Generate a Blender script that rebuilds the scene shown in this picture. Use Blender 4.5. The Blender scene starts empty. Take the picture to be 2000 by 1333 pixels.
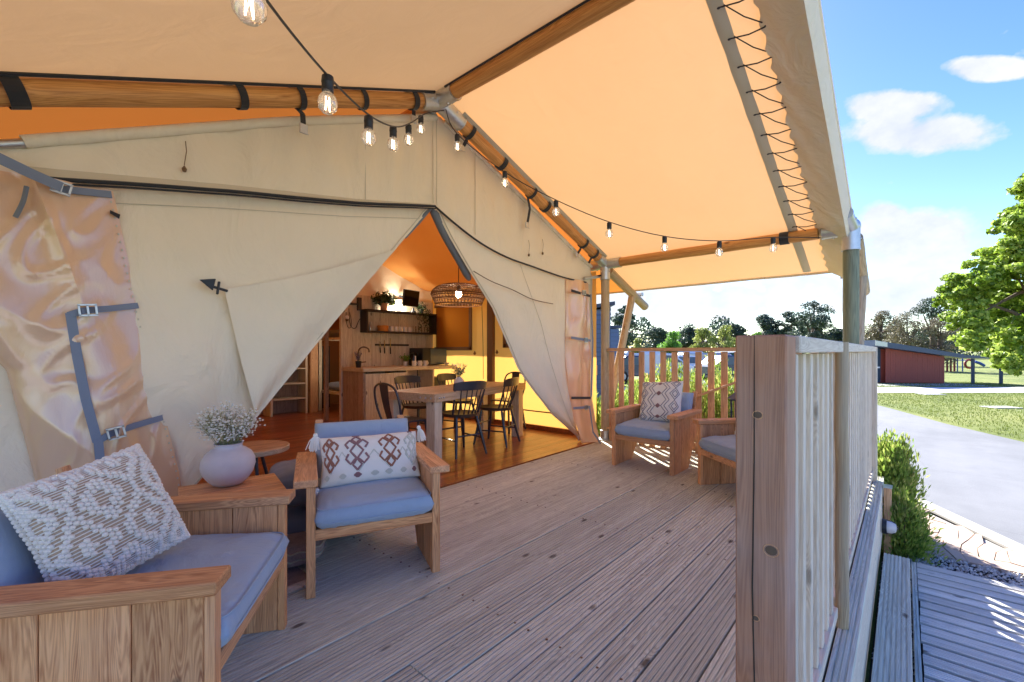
import bpy, bmesh, math, random
import numpy as np
from mathutils import Vector, Matrix, noise
random.seed(7); np.random.seed(7)
scene = bpy.context.scene
COL = scene.collection
R = math.radians
# ------------------------------------------------------------------ camera
F, CX, CY, H = 870.0, 1000.0, 686.0, 1.15
YAW = math.atan2(.661, .7504)
FW = Vector((math.cos(YAW), math.sin(YAW), 0)); RT = Vector((math.sin(YAW), -math.cos(YAW), 0)); UP = Vector((0, 0, 1))
cd = bpy.data.cameras.new('camera'); cam = bpy.data.objects.new('camera', cd); COL.objects.link(cam)
cd.sensor_width = 36; cd.lens = F/2000*36; cd.shift_y = (CY-666.5)/2000; cd.clip_start = .05; cd.clip_end = 3000
cam.location = (0, 0, H)
cam.rotation_euler = (R(90), 0, YAW-R(90))
scene.camera = cam
# ------------------------------------------------------------------ world, sun, exposure
SUN_AZ, SUN_EL = R(48), R(35.5)          # azimuth from +X towards +Y
SDIR = Vector((math.cos(SUN_AZ)*math.cos(SUN_EL), math.sin(SUN_AZ)*math.cos(SUN_EL), math.sin(SUN_EL)))
world = bpy.data.worlds.new('World'); scene.world = world; world.use_nodes = True
wn, wl = world.node_tree.nodes, world.node_tree.links
for n in list(wn): wn.remove(n)
def W(t, **k):
    n = wn.new(t)
    for a, b in k.items(): setattr(n, a, b)
    return n
def wmath(op, a, b=None, c=None, clamp=False):
    n = W('ShaderNodeMath', operation=op, use_clamp=clamp)
    for i, v in enumerate((a, b, c)):
        if v is None: continue
        if isinstance(v, (int, float)): n.inputs[i].default_value = v
        else: wl.new(v, n.inputs[i])
    return n.outputs[0]
sky = W('ShaderNodeTexSky', sky_type='NISHITA', sun_disc=False, sun_elevation=SUN_EL, sun_rotation=R(90)-SUN_AZ, air_density=1.0, dust_density=.4, ozone_density=2.5)
tc = W('ShaderNodeTexCoord')
hsv = W('ShaderNodeHueSaturation'); hsv.inputs['Saturation'].default_value = 1.3; hsv.inputs['Value'].default_value = 1.0; hsv.inputs['Hue'].default_value = .522
wl.new(sky.outputs[0], hsv.inputs['Color'])
mp = W('ShaderNodeMapping'); mp.inputs['Scale'].default_value = (1, 1, 1.35); wl.new(tc.outputs['Generated'], mp.inputs['Vector'])
nz = W('ShaderNodeTexNoise'); nz.inputs['Scale'].default_value = 13; nz.inputs['Detail'].default_value = 8; nz.inputs['Roughness'].default_value = .58; wl.new(mp.outputs[0], nz.inputs['Vector'])
nz2 = W('ShaderNodeTexNoise'); nz2.inputs['Scale'].default_value = 2.6; nz2.inputs['Detail'].default_value = 3; wl.new(mp.outputs[0], nz2.inputs['Vector'])
def blob(px, py, wpx, hpx):
    d = (FW*F + RT*(px-CX) + UP*(CY-py)).normalized()
    L = math.sqrt(F*F+(px-CX)**2+(CY-py)**2)
    e1 = (RT-d*RT.dot(d)); e2 = (UP-d*UP.dot(d)); e1, e2 = e1/e1.length_squared, e2/e2.length_squared
    e1, e2 = (e1-e2*e1.dot(e2)/e2.length_squared), (e2-e1*e2.dot(e1)/e1.length_squared)
    out = []
    for e, w_ in ((e1, wpx/L), (e2, hpx/L)):
        n = W('ShaderNodeVectorMath', operation='DOT_PRODUCT'); wl.new(tc.outputs['Generated'], n.inputs[0]); n.inputs[1].default_value = e/w_
        out.append(wmath('MULTIPLY', n.outputs['Value'], n.outputs['Value']))
    n = W('ShaderNodeVectorMath', operation='DOT_PRODUCT'); wl.new(tc.outputs['Generated'], n.inputs[0]); n.inputs[1].default_value = d
    front = wmath('GREATER_THAN', n.outputs['Value'], .3)
    r2 = wmath('ADD', out[0], out[1])
    return wmath('MULTIPLY', wmath('SUBTRACT', 1.0, r2, clamp=True), front)
tot = None
for b in ((1790, 262, 175, 50), (1745, 210, 120, 40), (1790, 468, 165, 78), (1730, 425, 70, 40), (1925, 135, 90, 26), (1350, 590, 300, 60), (1720, 580, 160, 60), (1560, 560, 130, 40), (1200, 600, 110, 40), (1830, 560, 90, 50),
          (2300, 250, 200, 90), (2500, 520, 220, 100), (600, -500, 300, 160), (-700, 100, 260, 120), (-900, 500, 300, 90), (1900, -600, 260, 140)):
    v = blob(*b); tot = v if tot is None else wmath('MAXIMUM', tot, v)
sepz = W('ShaderNodeSeparateXYZ'); wl.new(tc.outputs['Generated'], sepz.inputs[0])
dens = wmath('ADD', wmath('MULTIPLY', tot, 1.0), wmath('MULTIPLY', wmath('SUBTRACT', nz.outputs[0], .5), 1.9))
dens = wmath('MULTIPLY', wmath('SUBTRACT', dens, .25), 2.4, clamp=True)
lowhaze = wmath('MULTIPLY', wmath('SUBTRACT', .2, sepz.outputs['Z'], clamp=True), .6)
generic = wmath('MULTIPLY', wmath('SUBTRACT', nz2.outputs[0], .56), 2.6, clamp=True)
dens = wmath('MAXIMUM', wmath('MULTIPLY', dens, .93), wmath('MAXIMUM', wmath('MULTIPLY', generic, .35), lowhaze))
cl = W('ShaderNodeMix', data_type='RGBA'); wl.new(dens, cl.inputs['Factor']); wl.new(hsv.outputs[0], cl.inputs['A'])
shade = W('ShaderNodeMix', data_type='RGBA'); wl.new(wmath('MULTIPLY', wmath('SUBTRACT', nz.outputs[0], .35), 3.0, clamp=True), shade.inputs['Factor'])
CLOUD = 3.1
shade.inputs['A'].default_value = (.74*CLOUD, .79*CLOUD, .90*CLOUD, 1); shade.inputs['B'].default_value = (1.0*CLOUD, 1.0*CLOUD, 1.02*CLOUD, 1)
wl.new(shade.outputs['Result'], cl.inputs['B'])
bg = W('ShaderNodeBackground'); bg.inputs['Strength'].default_value = .067; wl.new(cl.outputs['Result'], bg.inputs['Color'])
wo = W('ShaderNodeOutputWorld'); wl.new(bg.outputs[0], wo.inputs['Surface'])
sl = bpy.data.lights.new('sun', 'SUN'); sl.energy = 3.6; sl.angle = R(.53); sl.color = (1, .975, .93)
so = bpy.data.objects.new('sun', sl); COL.objects.link(so); so.rotation_euler = SDIR.to_track_quat('Z', 'Y').to_euler()
vs = scene.view_settings; vs.view_transform = 'Standard'; vs.look = 'None'; vs.gamma = 1; vs.exposure = 2.38; vs.use_curve_mapping = False
scene.render.engine = 'CYCLES'
cy = scene.cycles; cy.use_denoising = True; cy.max_bounces = 9; cy.diffuse_bounces = 5; cy.transmission_bounces = 6; cy.transparent_max_bounces = 10; cy.glossy_bounces = 3
cy.caustics_reflective = False; cy.caustics_refractive = False; cy.sample_clamp_indirect = 6; cy.use_adaptive_sampling = True
# ------------------------------------------------------------------ pixel rays -> real places
def ray(x, y): return FW + RT*((x-CX)/F) + UP*((CY-y)/F)
def P(x, y, s): return Vector((0, 0, H)) + ray(x, y)*s
def onz(x, y, z): r = ray(x, y); return P(x, y, (z-H)/r.z)
def onY(x, y, Y): r = ray(x, y); return P(x, y, Y/r.y)
def onX(x, y, X): r = ray(x, y); return P(x, y, X/r.x)
# ------------------------------------------------------------------ materials
MATS = {}
class NT:
    def __init__(s, name):
        s.m = bpy.data.materials.new(name); s.m.use_nodes = True; s.t = s.m.node_tree; s.n, s.l = s.t.nodes, s.t.links
        for n in list(s.n): s.n.remove(n)
        s.out = s.n.new('ShaderNodeOutputMaterial')
    def N(s, t, ins=None, **k):
        n = s.n.new(t)
        for a, b in k.items(): setattr(n, a, b)
        for a, b in (ins or {}).items():
            if hasattr(b, 'is_output'): s.l.new(b, n.inputs[a])
            else: n.inputs[a].default_value = b
        return n
    def math(s, op, a, b=0.0, clamp=False):
        return s.N('ShaderNodeMath', {0: a, 1: b}, operation=op, use_clamp=clamp).outputs[0]
    def mix(s, f, a, b, blend='MIX'):
        n = s.N('ShaderNodeMix', data_type='RGBA', blend_type=blend)
        for k_, v in (('Factor', f), ('A', a), ('B', b)):
            if hasattr(v, 'is_output'): s.l.new(v, n.inputs[k_])
            else: n.inputs[k_].default_value = v if isinstance(v, (int, float)) else (*v, 1) if len(v) == 3 else v
        return n.outputs['Result']
    def ramp(s, f, stops):
        n = s.N('ShaderNodeValToRGB', {0: f}); cr = n.color_ramp
        while len(cr.elements) < len(stops): cr.elements.new(.5)
        for e, (p, c) in zip(cr.elements, stops): e.position = p; e.color = (*c, 1) if len(c) == 3 else c
        return n.outputs[0]
    def coords(s, scale=(1, 1, 1), rand=True, kind='Object'):
        tc = s.N('ShaderNodeTexCoord'); v = tc.outputs[kind]
        if rand:
            oi = s.N('ShaderNodeObjectInfo'); sc = s.math('MULTIPLY', oi.outputs['Random'], 37.0)
            cmb = s.N('ShaderNodeCombineXYZ', {0: sc, 1: sc, 2: sc})
            v = s.N('ShaderNodeVectorMath', {0: v, 1: cmb.outputs[0]}, operation='ADD').outputs[0]
        mp = s.N('ShaderNodeMapping', {'Vector': v, 'Scale': scale})
        return mp.outputs[0]
    def noise(s, vec, scale=5, detail=4, rough=.55, dist=0):
        return s.N('ShaderNodeTexNoise', {'Vector': vec, 'Scale': scale, 'Detail': detail, 'Roughness': rough, 'Distortion': dist}).outputs[0]
    def bsdf(s, **k):
        p = s.N('ShaderNodeBsdfPrincipled')
        for a, b in k.items():
            a = a.replace('_', ' ')
            if hasattr(b, 'is_output'): s.l.new(b, p.inputs[a])
            else: p.inputs[a].default_value = (*b, 1) if isinstance(b, tuple) and len(b) == 3 and a != 'Normal' else b
        s.l.new(p.outputs[0], s.out.inputs[0]); return p
    def bump(s, h, strength=.3, dist=.01):
        return s.N('ShaderNodeBump', {'Height': h, 'Strength': strength, 'Distance': dist}).outputs[0]
def srgb(r, g, b):
    f = lambda c: (c/255/12.92) if c/255 <= .04045 else ((c/255+.055)/1.055)**2.4
    return (f(r), f(g), f(b))
def wood(name, light, dark, axis=0, rings=26, rough=.62, knots=.5, grey=None, greyamt=0, bump=.35, var=.35, coat=0.0, knotcol=(.05, .025, .012), stretch=.07):
    """timber: growth-ring grain that runs along `axis`, knots, weathering, each piece its own tone"""
    m = NT(name)
    sc = [1, 1, 1]; sc[axis] = stretch
    v = m.coords(tuple(sc))
    warp = m.noise(v, 5.5, 3, .5)
    vv = m.N('ShaderNodeVectorMath', {0: v, 1: m.N('ShaderNodeVectorMath', {0: m.N('ShaderNodeCombineXYZ', {0: warp, 1: warp, 2: warp}).outputs[0], 1: (.30, .30, .30)}, operation='MULTIPLY').outputs[0]}, operation='ADD').outputs[0]
    ks = [1, 1, 1]; ks[axis] = .45
    kv = m.coords(tuple(ks))
    vor = m.N('ShaderNodeTexVoronoi', {'Vector': kv, 'Scale': 6.5, 'Randomness': 1.0}); kd = vor.outputs['Distance']
    kw_ = m.math('MULTIPLY', m.math('POWER', m.math('MULTIPLY', m.math('SUBTRACT', .42, kd), 2.4, clamp=True), 2.0), .022)
    vv = m.N('ShaderNodeVectorMath', {0: vv, 1: m.N('ShaderNodeCombineXYZ', {0: kw_, 1: kw_, 2: kw_}).outputs[0]}, operation='ADD').outputs[0]
    g1 = m.math('ADD', m.math('MULTIPLY', m.noise(vv, rings*1.6, 3, .55), .5), m.math('MULTIPLY', m.noise(vv, rings*7, 3, .6), .5))
    sep = m.N('ShaderNodeSeparateXYZ', {0: vv})
    o = [sep.outputs[i] for i in range(3) if i != axis]
    ringd = m.math('SQRT', m.math('ADD', m.math('MULTIPLY', o[0], o[0]), m.math('MULTIPLY', m.math('MULTIPLY', o[1], o[1]), 1.3)))
    g2 = m.math('MULTIPLY', m.math('ADD', m.math('SINE', m.math('MULTIPLY', ringd, rings*46.0)), 1.0), .5)
    grain = m.math('ADD', m.math('MULTIPLY', g1, .88), m.math('MULTIPLY', g2, .12))
    kmask = m.math('MULTIPLY', m.math('SUBTRACT', .115, kd), 16, clamp=True)
    col = m.ramp(grain, [(.34, dark), (.60, light)])
    big = m.noise(m.coords(tuple(sc), rand=True), 2.3, 3)
    col = m.mix(m.math('MULTIPLY', m.math('SUBTRACT', big, .45), 1.6, clamp=True), col, tuple(c*.72 for c in light))
    if grey:
        gm = m.noise(m.coords((1, 1, 1)), 2.1, 4, .6)
        col = m.mix(m.math('MULTIPLY', m.math('SUBTRACT', gm, .5-greyamt*.35), 2.6*greyamt, clamp=True), col, m.ramp(grain, [(.25, tuple(c*.62 for c in grey)), (.7, grey)]))
    if knots: col = m.mix(m.math('MULTIPLY', kmask, knots), col, knotcol)
    oi = m.N('ShaderNodeObjectInfo')
    tone = m.math('ADD', m.math('MULTIPLY', m.math('SUBTRACT', oi.outputs['Random'], .5), var), 1.0)
    hs = m.N('ShaderNodeHueSaturation', {'Color': col, 'Value': tone}).outputs[0]
    fine = m.noise(m.coords(tuple(60 if i != axis else 3 for i in range(3))), 3, 3)
    hgt = m.math('ADD', grain, m.math('MULTIPLY', fine, .35))
    m.bsdf(Base_Color=hs, Roughness=m.math('ADD', rough-.1, m.math('MULTIPLY', fine, .2)), Normal=m.bump(hgt, bump, .004), Coat_Weight=coat, Coat_Roughness=.12)
    MATS[name] = m.m; return m.m
def fabric(name, col, weave=420, rough=.9, var=.12, bump=.25, trans=None, tamt=.0, blotch=1.4, wrinkle=0.0, crease=0.0, sheen=0.2, dirt=0.0, dirtcol=(.2, .15, .1)):
    m = NT(name)
    v = m.coords((1, 1, 1))
    w1 = m.noise(v, weave, 2, .5); b1 = m.noise(v, blotch, 4, .55); b2 = m.noise(v, blotch*6, 3, .6)
    k = m.math('ADD', m.math('MULTIPLY', m.math('SUBTRACT', b1, .5), var*2), m.math('MULTIPLY', m.math('SUBTRACT', w1, .5), var))
    k = m.math('ADD', m.math('ADD', k, m.math('MULTIPLY', m.math('SUBTRACT', b2, .5), var*.6)), 1.0)
    c = m.N('ShaderNodeHueSaturation', {'Color': (*col, 1), 'Value': k}).outputs[0]
    if dirt: c = m.mix(m.math('MULTIPLY', m.math('SUBTRACT', b1, .48), 4*dirt, clamp=True), c, dirtcol)
    hgt = w1
    if wrinkle: hgt = m.math('ADD', m.math('MULTIPLY', w1, .12), m.math('MULTIPLY', m.noise(m.coords((1, 1, 1)), 7, 4, .5, 1.2), wrinkle))
    nb = m.bump(hgt, bump, .0015 if not wrinkle else .02)
    if crease:
        cz = m.noise(m.coords((1, 1, .55)), 3.2, 5, .5, 1.6)
        nb = m.N('ShaderNodeBump', {'Height': cz, 'Strength': crease, 'Distance': .05, 'Normal': nb}).outputs[0]
    if tamt:
        d = m.N('ShaderNodeBsdfDiffuse', {'Color': c, 'Normal': nb}); t = m.N('ShaderNodeBsdfTranslucent', {'Color': (*trans, 1), 'Normal': nb})
        tv = m.N('ShaderNodeHueSaturation', {'Color': (*trans, 1), 'Value': k}).outputs[0]; m.l.new(tv, t.inputs[0])
        mx = m.N('ShaderNodeMixShader', {0: tamt, 1: d.outputs[0], 2: t.outputs[0]}); m.l.new(mx.outputs[0], m.out.inputs[0])
    else:
        m.bsdf(Base_Color=c, Roughness=rough, Normal=nb, Sheen_Weight=sheen)
    MATS[name] = m.m; return m.m
def plain(name, col, rough=.5, metal=0.0, var=.1, bump=.0, scale=14, emit=0, emitcol=None, trans=0.0, ior=1.45, coat=0, spec=.5):
    m = NT(name); v = m.coords((1, 1, 1))
    n = m.noise(v, scale, 5, .6)
    k = m.math('ADD', m.math('MULTIPLY', m.math('SUBTRACT', n, .5), var*2), 1.0)
    c = m.N('ShaderNodeHueSaturation', {'Color': (*col, 1), 'Value': k}).outputs[0]
    kw = dict(Base_Color=c, Roughness=rough, Metallic=metal, Coat_Weight=coat, IOR=ior, Transmission_Weight=trans, Specular_IOR_Level=spec)
    if bump: kw['Normal'] = m.bump(n, bump, .01)
    if emit: kw['Emission_Color'] = emitcol or col; kw['Emission_Strength'] = emit
    m.bsdf(**kw); MATS[name] = m.m; return m.m
def leafmat(name, c1, c2, c3, tamt=.35, scale=.6):
    m = NT(name)
    g = m.N('ShaderNodeNewGeometry'); r = g.outputs['Random Per Island']
    n = m.noise(m.coords((1, 1, 1)), scale, 3)
    f = m.math('ADD', m.math('MULTIPLY', r, .6), m.math('MULTIPLY', m.math('SUBTRACT', n, .3), 1.0), clamp=True)
    c = m.ramp(f, [(.15, c1), (.55, c2), (.95, c3)])
    d = m.N('ShaderNodeBsdfPrincipled', {'Base Color': c, 'Roughness': .55}); t = m.N('ShaderNodeBsdfTranslucent', {'Color': c})
    mx = m.N('ShaderNodeMixShader', {0: tamt, 1: d.outputs[0], 2: t.outputs[0]}); m.l.new(mx.outputs[0], m.out.inputs[0])
    MATS[name] = m.m; return m.m
for ax, nm in enumerate('xyz'):
    wood('chair_wood_'+nm, srgb(232, 172, 118), srgb(164, 98, 54), ax, 24, grey=srgb(208, 180, 160), greyamt=.3, knots=.9, bump=.5, stretch=.06)
wood('deck_wood', srgb(226, 226, 206), srgb(166, 158, 138), 0, 22, .6, .85, grey=srgb(224, 222, 204), greyamt=.6, bump=.5, var=.26, stretch=.04)
wood('deck_wood_y', srgb(240, 234, 222), srgb(196, 186, 172), 1, 22, .6, .8, grey=srgb(232, 230, 224), greyamt=.6, bump=.5, var=.26, stretch=.04)
for ax, nm in enumerate('xyz'):
    wood('rail_wood_'+nm, srgb(238, 224, 202), srgb(206, 186, 160), ax, 24, .65, .55, grey=srgb(214, 206, 194), greyamt=.4, var=.2, stretch=.05)
    wood('fence_wood_'+nm, srgb(226, 180, 136), srgb(176, 124, 84), ax, 24, .65, .55, grey=srgb(160, 130, 104), greyamt=.3, var=.25, stretch=.05)
wood('post_wood', srgb(190, 130, 90), srgb(144, 88, 56), 2, 20, .6, .9, grey=srgb(186, 170, 166), greyamt=.55, bump=.4, var=0, stretch=.05)
wood('pole_wood', srgb(214, 158, 92), srgb(160, 98, 44), 2, 16, .5, .85, var=.15, bump=.2, stretch=.05, knotcol=(.12, .05, .02))
wood('green_pole', srgb(140, 146, 118), srgb(96, 104, 82), 2, 16, .6, .6, var=.1, bump=.2, stretch=.05)
wood('pale_pole', srgb(200, 176, 138), srgb(150, 122, 84), 2, 16, .6, .6, grey=srgb(170, 166, 156), greyamt=.5, var=.1, bump=.2, stretch=.05)
wood('floor_wood', srgb(170, 98, 52), srgb(104, 50, 24), 0, 20, .36, 0, var=.5, bump=.08, coat=.3, stretch=.04)
for ax, nm in enumerate('xyz'):
    wood('kitchen_wood_'+nm, srgb(230, 220, 200), srgb(184, 168, 146), ax, 20, .6, .8, var=.28, bump=.2, stretch=.06)
wood('grey_wood_z', srgb(184, 164, 146), srgb(130, 110, 94), 2, 22, .6, .7, var=.3, stretch=.06)
wood('table_wood', srgb(212, 186, 156), srgb(150, 120, 92), 0, 22, .5, .6, grey=srgb(165, 150, 130), greyamt=.5, stretch=.05)
fabric('roof_canvas', srgb(214, 202, 182), 500, var=.05, bump=.05, trans=srgb(255, 188, 118), tamt=.175, blotch=.9, crease=.1)
fabric('roof_canvas_shaded', srgb(214, 150, 80), 500, var=.05, bump=.05, trans=srgb(255, 160, 70), tamt=.16, blotch=.9)  # same roof cloth; dimness above the inner tent is put into this deeper orange
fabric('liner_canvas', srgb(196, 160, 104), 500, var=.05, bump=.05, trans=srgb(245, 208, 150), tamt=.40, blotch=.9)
fabric('beige_canvas', srgb(234, 224, 203), 520, var=.06, bump=.2, trans=srgb(220, 190, 150), tamt=.06, blotch=1.2, crease=.6)
fabric('hem_canvas', srgb(200, 192, 172), 520, var=.05, bump=.15, blotch=1.5)
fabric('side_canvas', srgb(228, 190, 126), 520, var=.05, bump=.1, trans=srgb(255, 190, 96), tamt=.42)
fabric('blind_canvas', srgb(190, 126, 46), 300, var=.08, bump=.1, trans=srgb(200, 120, 40), tamt=.2)
fabric('brown_canvas', srgb(112, 84, 56), 300, var=.08)
fabric('blue_cushion', srgb(154, 174, 198), 700, var=.08, bump=.35, blotch=3, crease=.45)
fabric('dark_cushion', srgb(112, 122, 146), 700, var=.08, bump=.3)
fabric('cream_knit', srgb(228, 224, 216), 300, var=.08, bump=.5)
fabric('knit_ground', srgb(174, 150, 126), 200, var=.2, bump=.6)
fabric('blush_back', srgb(206, 190, 178), 400, var=.06)
fabric('white_yarn', srgb(232, 230, 226), 200, var=.08, bump=.5)
fabric('brown_yarn', srgb(150, 100, 80), 300, var=.2, bump=.5)
fabric('mauve_yarn', srgb(142, 106, 108), 300, var=.2, bump=.5)
fabric('pale_yarn', srgb(196, 196, 186), 300, var=.15, bump=.5)
fabric('grey_yarn', srgb(120, 120, 134), 300, var=.2, bump=.5)
fabric('webbing_black', srgb(40, 42, 48), 600, var=.1, bump=.3)
fabric('webbing_grey', srgb(118, 130, 152), 600, var=.08, bump=.3)
fabric('grey_sleeve', srgb(112, 118, 128), 500, var=.08)
fabric('rug_wool', srgb(168, 152, 152), 120, var=.5, bump=.6, blotch=20)
m = NT('glossy_pvc'); v = m.coords((1, 1, .4))
n1 = m.noise(v, 3.2, 4, .5, .9); n2 = m.noise(v, 13, 4, .6, 1.0)
hh = m.math('ADD', n1, m.math('MULTIPLY', n2, .22))
col = m.mix(m.noise(v, 3, 3), srgb(222, 184, 150), srgb(230, 198, 170))
p = m.bsdf(Base_Color=col, Roughness=.24, Normal=m.bump(hh, .55, .03), Coat_Weight=.8, Coat_Roughness=.14, Coat_IOR=1.6, Specular_IOR_Level=1.0)
t = m.N('ShaderNodeBsdfTranslucent', {'Color': (*srgb(255, 180, 90), 1)}); mx = m.N('ShaderNodeMixShader', {0: .15, 1: p.outputs[0], 2: t.outputs[0]}); m.l.new(mx.outputs[0], m.out.inputs[0])
MATS['glossy_pvc'] = m.m
plain('galvanised', (.56, .58, .60), .42, .85, .18, .15, 30)
plain('black_plastic', (.02, .022, .028), .45)
plain('black_metal', (.028, .035, .055), .32, .0, .15, coat=.4)
plain('black_wood', (.03, .026, .03), .5)
plain('dark_seat', (.06, .045, .035), .4, 0, .2)
plain('screen', (.004, .004, .005), .12)
plain('white_ceramic', (.78, .78, .78), .3)
plain('plaster_vase', srgb(205, 196, 198), .85, 0, .16, .5, 9)
plain('chrome', (.7, .7, .72), .15, 1.0)
plain('bronze', (.16, .11, .08), .3, .8)
m = NT('clear_glass'); tr = m.N('ShaderNodeBsdfTransparent'); gs = m.N('ShaderNodeBsdfGlossy', {'Roughness': .05})
m1 = m.N('ShaderNodeMixShader', {0: m.N('ShaderNodeLayerWeight', {'Blend': .45}).outputs['Facing'], 1: tr.outputs[0], 2: gs.outputs[0]}); m.l.new(m1.outputs[0], m.out.inputs[0]); MATS['clear_glass'] = m.m
m = NT('bulb_glass'); tr = m.N('ShaderNodeBsdfTransparent'); gs = m.N('ShaderNodeBsdfGlossy', {'Roughness': .08}); df = m.N('ShaderNodeBsdfTranslucent', {'Color': (.95, .93, .9, 1)})
m0 = m.N('ShaderNodeMixShader', {0: .2, 1: tr.outputs[0], 2: df.outputs[0]}); m1 = m.N('ShaderNodeMixShader', {0: m.math('ADD', m.N('ShaderNodeLayerWeight', {'Blend': .35}).outputs['Facing'], .06), 1: m0.outputs[0], 2: gs.outputs[0]}); m.l.new(m1.outputs[0], m.out.inputs[0]); MATS['bulb_glass'] = m.m
plain('filament', (1, .85, .6), .5, emit=3, emitcol=(1, .88, .7))
plain('bulb_glow', (1, .8, .5), .5, emit=32, emitcol=(1, .84, .62))
plain('rattan', srgb(112, 76, 48), .6, 0, .3, .3, 60)
plain('stem_green', srgb(150, 150, 112), .7, 0, .2)
plain('petal_white', (.8, .8, .76), .6, 0, .06)
m = NT('asphalt'); v = m.coords((1, 1, 1), rand=False); n1 = m.noise(v, .35, 5, .6, .6); n2 = m.noise(v, 3, 5, .65); n3 = m.noise(v, 160, 2, .7)
mp_ = m.coords((.25, 1.6, 1), rand=False); n4 = m.noise(mp_, .9, 3, .5)
k = m.math('ADD', m.math('ADD', m.math('MULTIPLY', n1, .55), m.math('MULTIPLY', n2, .3)), m.math('ADD', m.math('MULTIPLY', n3, .35), m.math('MULTIPLY', n4, .45)))
vo = m.N('ShaderNodeTexVoronoi', {'Vector': v, 'Scale': .45}, feature='DISTANCE_TO_EDGE').outputs['Distance']
ck = m.math('MULTIPLY', m.math('SUBTRACT', .006, vo), 120, clamp=True)
col = m.mix(m.math('MULTIPLY', ck, .35), m.ramp(k, [(.55, (.115, .12, .13)), (1.05, (.205, .207, .215))]), (.07, .07, .07))
m.bsdf(Base_Color=col, Roughness=.85, Normal=m.bump(n3, .5, .01)); MATS['asphalt'] = m.m
plain('pale_concrete', (.5, .49, .465), .8, 0, .12, .1, 6)
plain('kerb_concrete', (.36, .34, .31), .8, 0, .15, .2, 9)
plain('window_glass', (.10, .14, .18), .08)
plain('slate_cladding', srgb(84, 100, 128), .5, 0, .06)
plain('slate_trim', srgb(52, 62, 82), .5)
plain('red_cladding', srgb(140, 66, 52), .6, 0, .12)
plain('roof_metal', srgb(62, 76, 96), .4)
plain('door_grey', srgb(58, 72, 88), .5)
plain('sign_white', (.8, .8, .8), .5)
plain('car_white', (.75, .76, .78), .25, coat=.6)
plain('car_navy', (.03, .05, .10), .25, coat=.6)
plain('car_silver', (.42, .44, .46), .3, .5, coat=.5)
plain('tyre', (.02, .02, .02), .8)
plain('teal_fabric', srgb(36, 96, 104), .7)
plain('play_blue', srgb(30, 70, 150), .4)
plain('play_red', srgb(150, 60, 46), .5)
plain('bark', srgb(104, 88, 74), .9, 0, .35, .8, 20)
plain('terracotta', srgb(196, 150, 116), .8)
plain('lamp_cover', (.86, .80, .78), .25, trans=.3)
plain('dark_soil', (.05, .04, .03), .95, 0, .3)
fabric('bedroom_liner', srgb(150, 104, 60), 300, var=.08)
plain('wicker', srgb(206, 138, 66), .7)
plain('lantern_blue', srgb(38, 52, 86), .35, coat=.3)
leafmat('leaf_bright', srgb(92, 122, 34), srgb(146, 172, 54), srgb(206, 216, 118), .45)
leafmat('leaf_gum', srgb(38, 54, 44), srgb(66, 82, 64), srgb(104, 118, 88), .2)
leafmat('leaf_bare', srgb(88, 80, 62), srgb(122, 112, 84), srgb(150, 142, 104), .2)
leafmat('leaf_yellow', srgb(104, 116, 50), srgb(154, 162, 78), srgb(188, 190, 116), .4)
leafmat('leaf_fresh', srgb(78, 124, 44), srgb(118, 164, 62), srgb(168, 200, 98), .4)
leafmat('leaf_hedge', srgb(88, 120, 44), srgb(150, 174, 76), srgb(208, 194, 124), .5, 2.5)
leafmat('grass_blade', srgb(86, 102, 36), srgb(112, 126, 50), srgb(136, 142, 72), .35, 1.0)
leafmat('petal_leaf', (.86, .86, .83), (.9, .9, .88), (.88, .88, .84), .45)
leafmat('leaf_dark', srgb(24, 40, 24), srgb(48, 70, 40), srgb(90, 110, 60), .2, 4)
leafmat('leaf_sage', srgb(80, 104, 92), srgb(120, 140, 122), srgb(170, 180, 160), .2, 6)
leafmat('leaf_lilac', srgb(96, 84, 140), srgb(120, 110, 160), srgb(150, 150, 190), .2, 6)
m = NT('lawn'); v = m.coords((1, 1, 1), rand=False)
n1 = m.noise(v, .35, 5, .6); n2 = m.noise(v, 9, 5, .7); n3 = m.noise(v, 70, 3, .7)
f = m.math('ADD', m.math('MULTIPLY', n1, .5), m.math('ADD', m.math('MULTIPLY', n2, .3), m.math('MULTIPLY', n3, .25)))
col = m.ramp(f, [(.36, srgb(76, 90, 33)), (.52, srgb(106, 117, 46)), (.66, srgb(136, 138, 72))])
m.bsdf(Base_Color=col, Roughness=.9, Normal=m.bump(n3, .8, .03)); MATS['lawn'] = m.m
m = NT('paving_stone'); v = m.coords((1, 1, 1)); n1 = m.noise(v, 3, 4); n2 = m.noise(v, 60, 4, .7)
col = m.mix(n1, srgb(190, 164, 142), srgb(172, 150, 132)); oi = m.N('ShaderNodeObjectInfo')
col = m.N('ShaderNodeHueSaturation', {'Color': col, 'Value': m.math('ADD', m.math('MULTIPLY', oi.outputs['Random'], .14), .93)}).outputs[0]
m.bsdf(Base_Color=col, Roughness=.8, Normal=m.bump(m.math('ADD', n2, m.math('MULTIPLY', n1, 2.0)), .4, .01)); MATS['paving_stone'] = m.m
m = NT('gravel_mix'); r_ = m.N('ShaderNodeNewGeometry').outputs['Random Per Island']
m.bsdf(Base_Color=m.ramp(r_, [(0, srgb(150, 144, 138)), (.5, srgb(194, 188, 180)), (1, srgb(226, 220, 210))]), Roughness=.85); MATS['gravel_mix'] = m.m
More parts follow.
